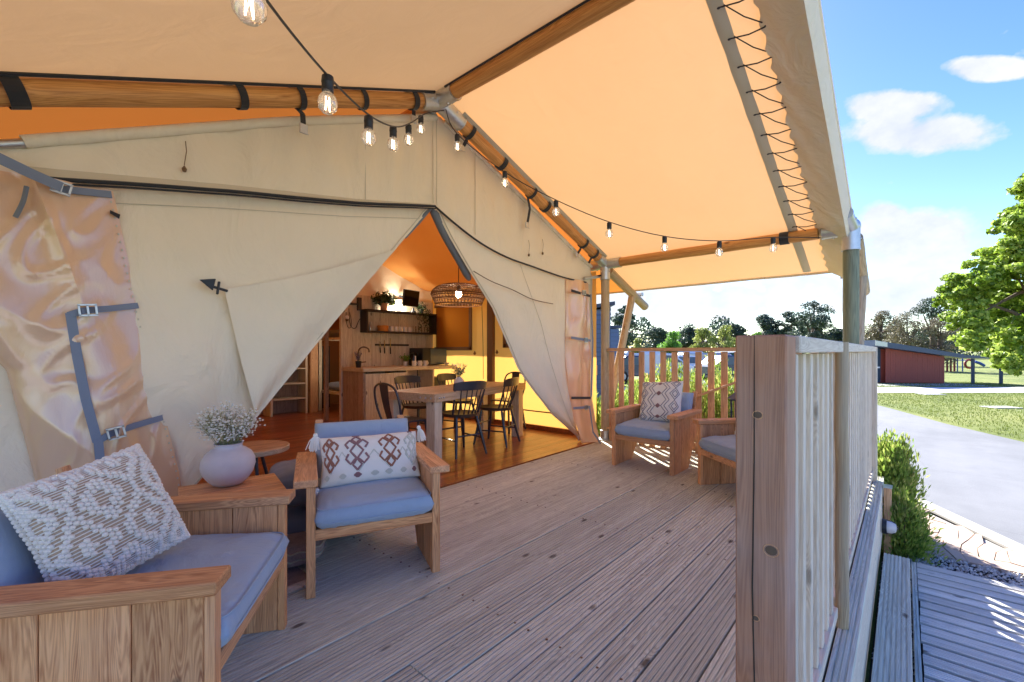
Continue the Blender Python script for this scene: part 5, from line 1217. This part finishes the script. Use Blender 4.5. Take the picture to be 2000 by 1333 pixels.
dk = root('wardrobe', (4.0, 8.9, .01), 'tall black wardrobe in the dark bedroom doorway', 'wardrobe'); MB().span((3.86, 8.7, .012), (4.32, 9.2, 1.25)).build('carcass', 'black_wood', dk, bevel=.004); MB().span((3.88, 8.692, .04), (4.08, 8.699, 1.22)).build('wardrobe_door', 'black_plastic', dk); MB().span((4.09, 8.692, .04), (4.30, 8.699, 1.22)).build('wardrobe_door', 'black_plastic', dk)
bk = root('bunk_bed', (4.4, 7.8, .01), 'timber bunk bed glimpsed between the posts inside the tent', 'bed')
for x in (3.95, 4.98):
    for y in (7.0, 8.4): MB().span((x, y, .012), (x+.06, y+.06, 1.75)).build('bed_post', 'kitchen_wood_z', bk)
for z in (.35, 1.35): MB().span((4.0, 7.02, z), (5.0, 8.42, z+.05)).build('bed_base', 'kitchen_wood_x', bk); mb, _ = cushion(.9, 1.3, .16, 8, .4, 14, .01, 3); place(mb, Matrix.Translation((4.5, 7.75, z+.13))); mb.build('mattress', 'dark_cushion', bk, smooth=True, angle=180)
bl = root('bedside_lamp', (4.15, 7.3, .9), 'small lit lamp glowing beside the bunk bed', 'lamp'); MB().ball((4.02, 7.6, 1.05), .035, 12).build('bulb', 'bulb_glow', bl, smooth=True); MB().span((3.99, 7.6, .6), (4.05, 7.63, 1.0)).build('lamp_body', 'bronze', bl)
# ================================================================== STRING LIGHTS
def string(label, wire, bulbs, sag_n=40):
    t = root('string_lights', wire[0], label, 'string lights', 'strings of bulbs under the awning')
    MB().tube(smooth_pl(wire, sag_n), .0042, 6).build('cable', 'black_plastic', t, smooth=True)
    for p in bulbs:
        p = Vector(p)
        o = MB().lathe([(0, .0), (.010, -.002), (.020, -.008), (.022, -.03), (.0205, -.032), (.0205, -.062), (.0, -.063)], p, 14).build('socket', 'black_plastic', t, smooth=True, angle=40)
        b = MB().lathe([(.014, -.060), (.017, -.066), (.030, -.084), (.0345, -.103), (.032, -.121), (.019, -.137), (0, -.142)], p, 18).build('bulb', 'bulb_glass', t, smooth=True)
        MB().tube([p+Vector((-.006, 0, -.08)), p+Vector((-.008, 0, -.13)), p+Vector((0, 0, -.095)), p+Vector((.008, 0, -.13)), p+Vector((.006, 0, -.08))], .0016, 5).build('filament', 'filament', b)
    return t
w1 = [P(430, -160, .75), P(520, 0, 1.12), P(640, 148, 1.60), P(722, 226, 2.1), P(772, 248, 2.55), P(803, 240, 3.0), P(832, 222, 3.45), Vector((2.38, 2.84, 3.13))]
string('bulb string hanging from the ridge joint towards the left front of the awning', w1, [P(487, -88, .93), P(640, 146, 1.60), P(720, 226, 2.1), P(768, 247, 2.55), P(798, 243, 3.0), P(822, 226, 3.45)])
w2 = [Vector((2.38, 2.82, 3.13)), P(893, 262, 3.72), P(985, 336, 3.80), P(1086, 391, 3.88), P(1190, 434, 3.95), P(1298, 462, 4.0), P(1405, 471, 4.05), P(1510, 464, 4.1), Vector((5.12, .60, EZ-.05))]
string('bulb string running down from the ridge joint to the front corner post', w2, [P(893, 262, 3.72), P(986, 334, 3.80), P(1086, 391, 3.88), P(1190, 434, 3.95), P(1298, 461, 4.0), P(1405, 471, 4.05), P(1510, 463, 4.1)])
# small bulkhead lamp and stub post on the deck edge
bh = root('bulkhead_lamp', (4.05, .13, -.20), 'round black bulkhead lamp with a frosted cover on the deck edge', 'lamp')
p = onY(1722, 1027, .133)
mb = MB().lathe([(.055, 0), (.055, .03), (0, .031)], (0, 0, 0), 20); place(mb, Matrix.Translation((p.x, .133, p.z)) @ Matrix.Rotation(R(90), 4, 'X')); mb.build('base', 'black_plastic', bh, smooth=True, angle=40)
mb = MB().lathe([(.048, .031), (.046, .06), (.032, .085), (0, .092)], (0, 0, 0), 20); place(mb, Matrix.Translation((p.x, .133, p.z)) @ Matrix.Rotation(R(90), 4, 'X')); o = mb.build('cover', 'lamp_cover', bh, smooth=True)
MB().tube([(p.x, .133-.031, p.z+.052), (p.x, .133-.075, p.z+.042), (p.x, .133-.098, p.z), (p.x, .133-.075, p.z-.042), (p.x, .133-.031, p.z-.052)], .004, 6).build('guard_wire', 'black_plastic', o)
p = onz(1727, 952, .0); sp_ = root('stub_post', (p.x, .1, -.6), 'short square brown timber stub at the far corner of the deck edge', 'post')
MB().span((4.88, .08, -.58), (4.96, .131, .0)).build('post_body', 'fence_wood_z', sp_, bevel=.003); MB().span((4.87, .075, .001), (4.97, .1345, .012)).build('cap', 'galvanised', sp_)
# ================================================================== VEGETATION AND BACKGROUND
def shell_points(rs, n, clumps, fill=.55):
    C = np.array([c[0] for c in clumps]); Rr = np.array([c[1] for c in clumps]); w = (Rr**2).prod(axis=1)**.33; w /= w.sum()
    k = rs.choice(len(clumps), n, p=w); d = rs.normal(size=(n, 3)); d /= np.linalg.norm(d, axis=1, keepdims=True)
    q = (fill+(1-fill)*rs.rand(n, 1)); lump = 1+.22*np.sin(d[:, :1]*9+k[:, None])*np.sin(d[:, 1:2]*8+2*k[:, None])*np.sin(d[:, 2:]*7)
    return C[k]+d*Rr[k]*q*lump, d
def tree(name, base, h, w, mat, label, n, leaf, seed, trunk_r=.2, nclump=14, low=.3, elong=1.5, group=None, cat='tree', flat=.6, crown=None, trunk=True, tmat='bark'):
    t = root(name, base, label, cat, group); rs = np.random.RandomState(seed); base = Vector(base)
    cl = []
    for k in range(nclump):
        a = rs.uniform(0, 6.28); q = math.sqrt(rs.rand())*.72; zz = rs.uniform(low, 1.0)
        prof_ = math.sin(math.pi*min(1, max(0.12, (zz-low+.12)/(1.12-low))))**.6
        c = base+Vector((math.cos(a)*q*w/2*prof_, math.sin(a)*q*w/2*prof_, zz*h*.9)); r = w*(rs.uniform(.13, .24) if nclump < 20 else rs.uniform(.075, .165))
        cl.append((tuple(c), (r, r, r*flat)))
    if crown: cl = crown
    pts, nr = shell_points(rs, n, cl); quads('crown', pts, nr*.8+rs.normal(size=nr.shape)*.7, leaf*rs.uniform(.6, 1.2, n), leaf*elong*rs.uniform(.7, 1.2, n), mat, t)
    if trunk:
        mb = MB(); top = base+Vector((w*.03, 0, h*.62)); mb.tube([base, base.lerp(top, .5)+Vector((w*.02, 0, 0)), top], [trunk_r, trunk_r*.8, trunk_r*.45], 8)
        for c, r in ([x for x in cl if x[1][0] > .45*max(y[1][0] for y in cl)])[:14]:
            s_ = base.lerp(top, rs.uniform(.35, .95)); mb.tube([s_, s_.lerp(Vector(c), .5)+Vector((0, 0, h*.02)), Vector(c)], [trunk_r*.4, trunk_r*.25, trunk_r*.08], 5)
        mb.build('trunk', tmat, t, smooth=True)
    return t
def tree_px(name, x, ytop, wpx, s, mat, label, n, seed, leafpx=3.2, **k):
    b = P(x, 686, s); b.z = GZ; ztop = P(x, ytop, s).z; return tree(name, b, (ztop-GZ)*1.03, wpx/F*s, mat, label, n, leafpx/F*s, seed, trunk_r=.007*s if 'tr' not in k else k.pop('tr'), **k)
# big maple-like tree at the right edge
s = 10.5; b = P(2075, 686, s); b.z = GZ
rs = np.random.RandomState(2); crown = []
for (px, py, rp) in ((2010, 470, 62), (2060, 430, 70), (1975, 520, 55), (1925, 545, 52), (1885, 580, 46), (1865, 560, 32), (1900, 620, 44), (1945, 600, 60), (1990, 600, 70), (2040, 560, 80), (1935, 665, 42), (1985, 660, 52), (2030, 650, 60), (1890, 668, 26), (1990, 705, 34), (1960, 690, 28), (2100, 500, 90), (2120, 600, 90), (2080, 680, 60), (1850, 590, 22), (1945, 500, 34), (1985, 440, 34), (2060, 380, 60)):
    dpt = s+rs.uniform(-.9, .9)*(1.0 if px < 1960 else 1.6); c = P(px, py, dpt); r = rp/F*s
    crown.append((tuple(c), (r*.62, r*.62, r*.5)))
    for q_ in range(15):
        dd_ = Vector(rs.normal(size=3)).normalized(); rr = r*rs.uniform(.14, .34); crown.append((tuple(c+Vector((dd_.x*r*.85, dd_.y*r*.85, dd_.z*r*.72))), (rr, rr, rr*.6)))
tree('maple_tree', b, 6, 5, 'leaf_bright', 'large bright green leafy tree at the right edge of the drive', 62000, .078, 4, .16, crown=crown, elong=1.5)
GB = 'tall dark gum trees along the horizon'
specs = [(1218, 588, 62, 48, 'leaf_gum', 'tall dark gum tree rising behind the blue cladded cabins'),
 (1283, 640, 84, 75, 'leaf_gum', 'low dark gum tree just right of the raking awning brace'), (1345, 634, 80, 80, 'leaf_gum', 'dark gum tree above the bright green round tree'),
 (1436, 626, 58, 80, 'leaf_gum', 'dark gum tree just above the left corner of the thick railing post'), (1492, 612, 80, 72, 'leaf_gum', 'dark gum tree above the middle of the thick railing post'),
 (1543, 604, 66, 70, 'leaf_gum', 'open crowned dark gum tree left of the tallest gum'), (1588, 584, 92, 62, 'leaf_gum', 'tallest dark gum tree, with a high flat tuft'),
 (1632, 640, 60, 70, 'leaf_gum', 'small dark gum tree just left of the green awning post'), (1822, 576, 110, 52, 'leaf_gum', 'dark layered conifer between the bare trees and the bright maple')]
for k, (x, y, w_, s_, mt, lb) in enumerate(specs): tree_px('gum_tree', x, y, w_*1.15, s_, mt, lb, 6500, 20+k, 2.4, nclump=44, low=.16, flat=.6, group=GB)
for k, (x, y, w_, s_, lb) in enumerate(((1718, 606, 88, 44, 'sparse brown twiggy tree behind the left end of the red shed roof'), (1772, 610, 110, 40, 'broad sparse brown tree behind the middle of the red shed'), (1836, 618, 92, 38, 'sparse brown tree behind the right end of the red shed roof'))):
    tree_px('bare_tree', x, y, w_, s_, 'leaf_bare', lb, 5200, 40+k, 1.9, nclump=26, low=.22, flat=.8, group='sparse brown trees behind the shed', elong=1.6)
for k, (x, y, w_, s_, mt, lb) in enumerate(((1316, 648, 56, 40, 'leaf_fresh', 'bright green round tree behind the far railing'), (1372, 640, 62, 44, 'leaf_yellow', 'yellow green tree right of the bright round tree'), (1412, 636, 66, 42, 'leaf_yellow', 'broad yellow green tree beside the thick railing post'), (1478, 646, 40, 38, 'leaf_fresh', 'bright green treetop showing just over the thick railing post'), (1246, 662, 30, 40, 'leaf_yellow', 'small yellow green tree behind the raking awning brace'))):
    tree_px('broadleaf_tree', x, y, w_, s_, mt, lb, 3600, 60+k, 2.6, nclump=14, low=.15, flat=.85, group='light green trees behind the far railing')
# distant wood reading as one mass
rs = np.random.RandomState(8); n = 26000; xs = rs.uniform(900, 2300, n); dd = rs.uniform(95, 130, n)
hh = 5.2+3.0*np.abs(np.sin(xs*.021)+.6*np.sin(xs*.057)); pts = np.array([P(a, 686, b_) for a, b_ in zip(xs, dd)]); pts[:, 2] = GZ+hh*rs.rand(n)**.7
tag(quads('distant_wood', pts, rs.normal(size=(n, 3)), .5, .8, 'leaf_gum', kind='stuff'), 'dark band of far off woodland along the horizon')
# shrubs round the deck
def shrub(base, h, w, label, n, seed, d=None):
    t = root('hedge_shrub', base, label, 'shrub', 'feathery green shrubs round the deck'); rs = np.random.RandomState(seed); d = d or w
    ns = 60; pts = []; up = []; nr = []; mb = MB()
    for k in range(ns):
        a = rs.uniform(0, 6.28); q = math.sqrt(rs.rand()); b0 = Vector(base)+Vector((math.cos(a)*q*w*.32, math.sin(a)*q*d*.32, 0)); L = h*rs.uniform(.72, 1.03)*(1-.22*q); tp_ = b0+Vector((math.cos(a)*q*w*.22, math.sin(a)*q*d*.22, L))
        mb.tube([b0, tp_], [.006, .002], 4, caps=False)
        m_ = n//ns
        for j in range(m_):
            tt = rs.rand()**.8; sp = (.09*(1-tt)+.035); o = Vector(rs.normal(size=3))*sp*.8; pts.append(b0.lerp(tp_, tt)+Vector((o.x, o.y, abs(o.z)*.4))); up.append((o.x*4, o.y*4, .9)); nr.append(rs.normal(size=3))
    up = np.array(up); nr = np.array(nr); nr = nr-up*(nr*up).sum(1, keepdims=True)/(up*up).sum(1, keepdims=True)
    quads('foliage', pts, nr, .015, .055, 'leaf_hedge', t, updir=up); mb.build('stems', 'bark', t, kind='stuff')
shrub((5.50, .085, GZ), 1.06, .36, 'feathery green shrub standing beside the drive at the end of the pale railing', 15000, 1, .30)
shrub((5.02, .03, GZ), .58, .26, 'low feathery green shrub beside the bulkhead lamp at the deck edge', 6000, 2, .22)
for k, (y, h, lb) in enumerate(((.62, .8, 'hidden by the thick railing post'), (1.15, 1.35, 'beside the lantern'), (1.8, 1.5, 'right of the zigzag pillow'), (2.45, 1.5, 'left of the zigzag pillow'), (3.1, 1.25, 'behind the tent corner post'), (3.8, 1.15, 'below the blue cabin'))):
    shrub((5.95+.1*(k % 2), y, GZ), h*1.17, .95, 'feathery green shrub outside the far railing, '+lb, 15000, 10+k, .85)
for k, (x, y, h, lb) in enumerate(((7.0, 2.0, 1.45, 'behind its middle'), (7.2, 3.2, 1.4, 'by the raking brace'))):
    shrub((x, y, GZ), h*1.05, 1.2, 'feathery green second row shrub beyond the railing, '+lb, 12000, 30+k, 1.0)
# grass blades near the road edge
rs = np.random.RandomState(12); n = 70000; a_ = 7.5+17.5*rs.rand(n)**.8; b_ = rs.uniform(6, 26, n); pts = np.array([FW*float(p)+RT*float(q) for p, q in zip(a_, b_)])
rd = np.array([ipl([(9, -4.0), (12.8, -1.75), (14.86, -.76), (17.7, .3), (44, 11)], p[0]) for p in pts]); keep = ((pts[:, 1] < rd-.15) & ((a_ < 18.5) | (a_ > 21.6))); pts = pts[keep]; pts[:, 2] = GZ+.02
dn = rs.normal(size=(len(pts), 3)); dn[:, 2] *= .2; upd = np.tile([0, 0, 1.0], (len(pts), 1))+rs.normal(size=(len(pts), 3))*.3
tag(quads('grass', pts, dn, .016, .05, 'grass_blade', kind='stuff', updir=upd), 'short grass blades on the lawn beyond the drive')
# ------------------------------------------------------------------ blue cladded cabins
def cabin(label, x0, x1, ytop0, ytop1, s, depth, n, win=False):
    a, b = P(x0, 686, s), P(x1, 686, s*1.0); d = (b-a); L = d.length; d.normalize(); nrm = Vector((FW.x, FW.y, 0)); base = Vector((a.x, a.y, GZ))
    t = root('cabin', base, label, 'cabin', 'blue grey cladded cabins')
    h0 = P(x0, ytop0, s).z-GZ; h1 = P(x1, ytop1, s).z-GZ; T = lambda u, v, z: base+d*u+nrm*v+Vector((0, 0, z))
    MB().prism([T(0, .02, 0), T(L-.02, .02, 0), T(L-.02, .02, h1-.05), T(0, .02, h0-.05)], None, nrm*depth).build('walls', 'slate_trim', t)
    for k in range(n):
        z0, z1 = h1*k/n, h1*(k+1)/n
        if z1 > h0: z1 = min(z1, h0)
        MB().prism([T(0, 0, z0), T(0, .018, z1-.01), T(0, .03, z1-.01), T(0, .03, z0)], None, d*(L-.03)).build('cladding_board', 'slate_cladding', t)
    for k in range(n): MB().prism([T(L, .03, h1*k/n), T(L-.018, .03, h1*(k+1)/n-.01), T(L-.03, .03, h1*(k+1)/n-.01), T(L-.03, .03, h1*k/n)], None, nrm*(depth-.1)).build('cladding_board', 'slate_cladding', t)
    MB().prism([T(-.1, -.08, h0-.01), T(L+.1, -.08, h1+.02), T(L+.1, -.08, h1+.14), T(-.1, -.08, h0+.10)], None, nrm*(depth+.2)).build('roof', 'slate_trim', t)
    if win:
        o = MB().prism([T(L*.22, -.02, 1.55), T(L*.52, -.02, 1.55), T(L*.52, -.02, 2.35), T(L*.22, -.02, 2.35)], None, nrm*.05).build('window', 'window_glass', t)
        mb = MB()
        for u0, u1, z0, z1 in ((.19, .22, 1.5, 2.4), (.52, .55, 1.5, 2.4), (.22, .52, 1.5, 1.55), (.22, .52, 2.35, 2.4), (.36, .38, 1.55, 2.35)): mb.prism([T(L*u0, -.035, z0), T(L*u1, -.035, z0), T(L*u1, -.035, z1), T(L*u0, -.035, z1)], None, nrm*.04)
        mb.build('window_frame', 'slate_trim', o)
        MB().prism([T(L*.5, -.12, 1.0), T(L*.72, -.12, 1.0), T(L*.72, -.12, 1.3), T(L*.5, -.12, 1.3)], None, nrm*.1).build('meter_box', 'terracotta', t)
cabin('tall blue grey cabin with horizontal cladding and a dark window behind the tent corner post', 1095, 1194, 612, 598, 14, 3.2, 22, True)
cabin('smaller blue grey cabin behind and right of the tall one', 1186, 1210, 640, 642, 22, 3.5, 14)
# ------------------------------------------------------------------ red shed
S = 23.8
def SP(x, z, dv=0): p = P(x, 686, S); return Vector((p.x, p.y, z))+FW*dv
x0, x1 = 1730, 1845
sb = SP(1790, GZ); sh = root('shed', sb, 'red board cladded shed with a sloping dark roof across the lawn', 'shed')
zl = P(x0, 681, S).z; zr = P(x1, 697, S).z; ztop = lambda x: lerp(zl, zr, (x-x0)/(x1-x0))
MB().prism([SP(1712, GZ, .35), SP(x1, GZ, .03), SP(x1, zr-.02, .03), SP(1712, ztop(1712)-.02, .35)], None, FW*3.2).build('walls', 'red_cladding', sh)
NBd = 24
for k in range(NBd):
    a, b = lerp(x0, x1, k/NBd), lerp(x0, x1, (k+1)/NBd)-.35; MB().prism([SP(a, GZ+.06), SP(b, GZ+.06), SP(b, ztop(b)), SP(a, ztop(a))], None, FW*.03).build('cladding_board', 'red_cladding', sh)
MB().prism([SP(x0-22, GZ+.05, .3), SP(x0-1, GZ+.05, .3), SP(x0-1, ztop(x0), .3), SP(x0-22, ztop(x0-22), .3)], None, FW*.04).build('door', 'door_grey', sh)
MB().prism([SP(x0-19, .22, .28), SP(x0-3, .22, .28), SP(x0-3, .30, .28), SP(x0-19, .30, .28)], None, FW*.02).build('door_sign', 'sign_white', sh)
MB().span((0, 0, 0), (.01, .01, .01))
zt = lambda x: ztop(x)+.02
o = MB().prism([SP(1700, zt(1700), -.35), SP(1870, zt(1870), -.35), SP(1870, zt(1870)+.20, -.35), SP(1700, zt(1700)+.30, -.35)], None, FW*4.2).build('roof', 'roof_metal', sh)
MB().prism([SP(1699, zt(1699)+.02, -.37), SP(1722, zt(1722)+.02, -.37), SP(1722, zt(1722)+.26, -.37), SP(1699, zt(1699)+.28, -.37)], None, FW*.015).build('gutter_end', 'car_silver', o)
cp = SP(1900, GZ, -.1); cn = root('canopy', cp, 'dark steel post and flat canopy extending from the red shed', 'canopy')
MB().prism([SP(1872, zt(1872)+.02, -.2), SP(1960, zt(1872)-.05, -.2), SP(1960, zt(1872)+.08, -.2), SP(1872, zt(1872)+.17, -.2)], None, FW*2.6).build('canopy_roof', 'roof_metal', cn)
for x in (1900, 1955): MB().bar(SP(x, GZ, .0), SP(x, zt(1872)-.02, .0), .14, .14).build('post', 'door_grey', cn)
# playground
pg_ = root('playground', P(1890, 686, 38)*1.0, 'red and blue playground frame on the far lawn beyond the shed', 'playground')
def PP(x, z, s=38): p = P(x, 686, s); return Vector((p.x, p.y, z))
for x in (1850, 1857, 1864): MB().bar(PP(x, GZ), PP(x, .85), .13, .13).build('post', 'play_red', pg_)
MB().bar(PP(1846, .85), PP(1868, .85), .1, .12).build('beam', 'play_red', pg_)
MB().bar(PP(1869, .35), PP(1881, .35), .5, .05, up=(0, 0, 1)).build('blue_panel', 'play_blue', pg_)
for x in (1870, 1880): MB().bar(PP(x, GZ), PP(x, .6), .08, .08).build('post', 'play_blue', pg_)
MB().tube([PP(1893, .05)+RT*.35*math.cos(a)+UP*.35*math.sin(a) for a in [k*math.pi/10 for k in range(21)]], .09, 8).build('climbing_ring', 'play_red', pg_, smooth=True)
MB().tube([PP(1903, .25), PP(1914, .1), PP(1922, -.1)], .12, 8).build('slide', 'play_blue', pg_, smooth=True)
# drain covers on the lawn, young sapling
for (x, y, lb) in ((1818, 771, 'pale concrete slab set in the lawn by the path'), (1955, 797, 'worn pale patch cover set in the lawn near the drive')):
    p = onz(x, y, GZ); t = root('drain_cover', p, lb, 'drain cover'); MB().prism([p-RT*.42-FW*.25, p+RT*.42-FW*.25, p+RT*.42+FW*.25, p-RT*.42+FW*.25], None, (0, 0, .03)).build('cover_slab', 'pale_concrete', t, bevel=.01)
# ------------------------------------------------------------------ parked vehicles beyond the hedge
def car(p, ang, mat, label, L=4.3, hh=1.5, van=False):
    t = root('parked_car', p, label, 'van' if van else 'car', 'vehicles parked beyond the far railing', rz=ang, local=True)
    if van: pr = [(-L/2, .35), (L/2, .35), (L/2, .95), (L/2-.5, 1.1), (L/2-1.2, hh), (-L/2, hh)]; cab = [(L/2-1.9, 1.1), (L/2-.62, 1.1), (L/2-1.28, hh-.12), (L/2-1.9, hh-.12)]
    else: pr = [(-L/2, .32), (L/2, .32), (L/2+.02, .62), (L/2-.25, .82), (L/2-1.1, .92), (L/2-1.85, hh-.03), (-L/2+1.1, hh), (-L/2+.35, .98), (-L/2, .9)]; cab = [(-L/2+.55, .96), (L/2-1.3, .95), (L/2-1.88, hh-.1), (-L/2+1.15, hh-.08)]
    MB().prism([(x, -.85, z) for x, z in pr], None, (0, 1.7, 0)).build('body', mat, t, bevel=.07)
    for y in (-.865, .835): MB().prism([(x, y, z) for x, z in cab], None, (0, .03, 0)).build('side_window', 'window_glass', t)
    for x in (-L/2+.8, L/2-.85):
        for y in (-.87, .69):
            w_ = MB().tube([(x, y, .32), (x, y+.18, .32)], .32, 18).build('wheel', 'tyre', t, smooth=True, angle=40); MB().tube([(x, y-.01, .32), (x, y+.19, .32)], .19, 14).build('rim', 'car_silver', w_, smooth=True, angle=40)
    return t
def cpx(x, s): p = P(x, 686, s); return (p.x, p.y, GZ)
car(cpx(1240, 26), R(-30), 'car_navy', 'dark blue car parked beyond the railing, seen between its leftmost balusters')
car(cpx(1268, 26), R(-50), 'car_white', 'white van parked beyond the railing near the raking brace', 4.6, 1.62, True)
car(cpx(1325, 34), R(-42), 'car_navy', 'dark car parked beyond the middle of the far railing')
car(cpx(1352, 30), R(-60), 'car_white', 'white car parked behind the middle of the far railing', 4.2, 1.45)
car(cpx(1385, 32), R(-38), 'car_silver', 'silver van seen between the right balusters of the far railing', 4.5, 1.6, True)
car(cpx(1432, 27), R(-35), 'car_navy', 'dark car parked next to the thick railing post')
hs = root('caravan', cpx(1300, 40), 'long white caravan far beyond the far railing', 'caravan', rz=YAW-R(90), local=True)
MB().span((-3.5, 0, .4), (3.5, 2.2, 1.72)).build('body', 'car_white', hs, bevel=.15); MB().span((-2.6, -.03, 1.2), (-1.4, -.0, 1.55)).build('window', 'window_glass', hs); MB().span((.4, -.03, 1.2), (1.8, -.0, 1.55)).build('window', 'window_glass', hs)
for x in (-.4, .4): MB().tube([(x, -.02, .32), (x, .2, .32)], .32, 16).build('wheel', 'tyre', hs)
gz = root('gazebo', cpx(1440, 34), 'teal awning shelter beside the thick railing post, far beyond the railing', 'gazebo', rz=YAW-R(90), local=True)
MB().prism([(-1.6, -1.5, 1.62), (1.6, -1.5, 1.62), (0, -1.5, 1.78)], None, (0, 3, 0)).build('roof', 'car_white', gz)
MB().span((-1.5, 1.3, .2), (1.5, 1.34, 1.6)).build('side_cloth', 'teal_fabric', gz)
for x in (-1.5, 1.5): MB().span((x-.03, -1.45, 0), (x+.03, -1.4, 1.62)).build('post', 'door_grey', gz)
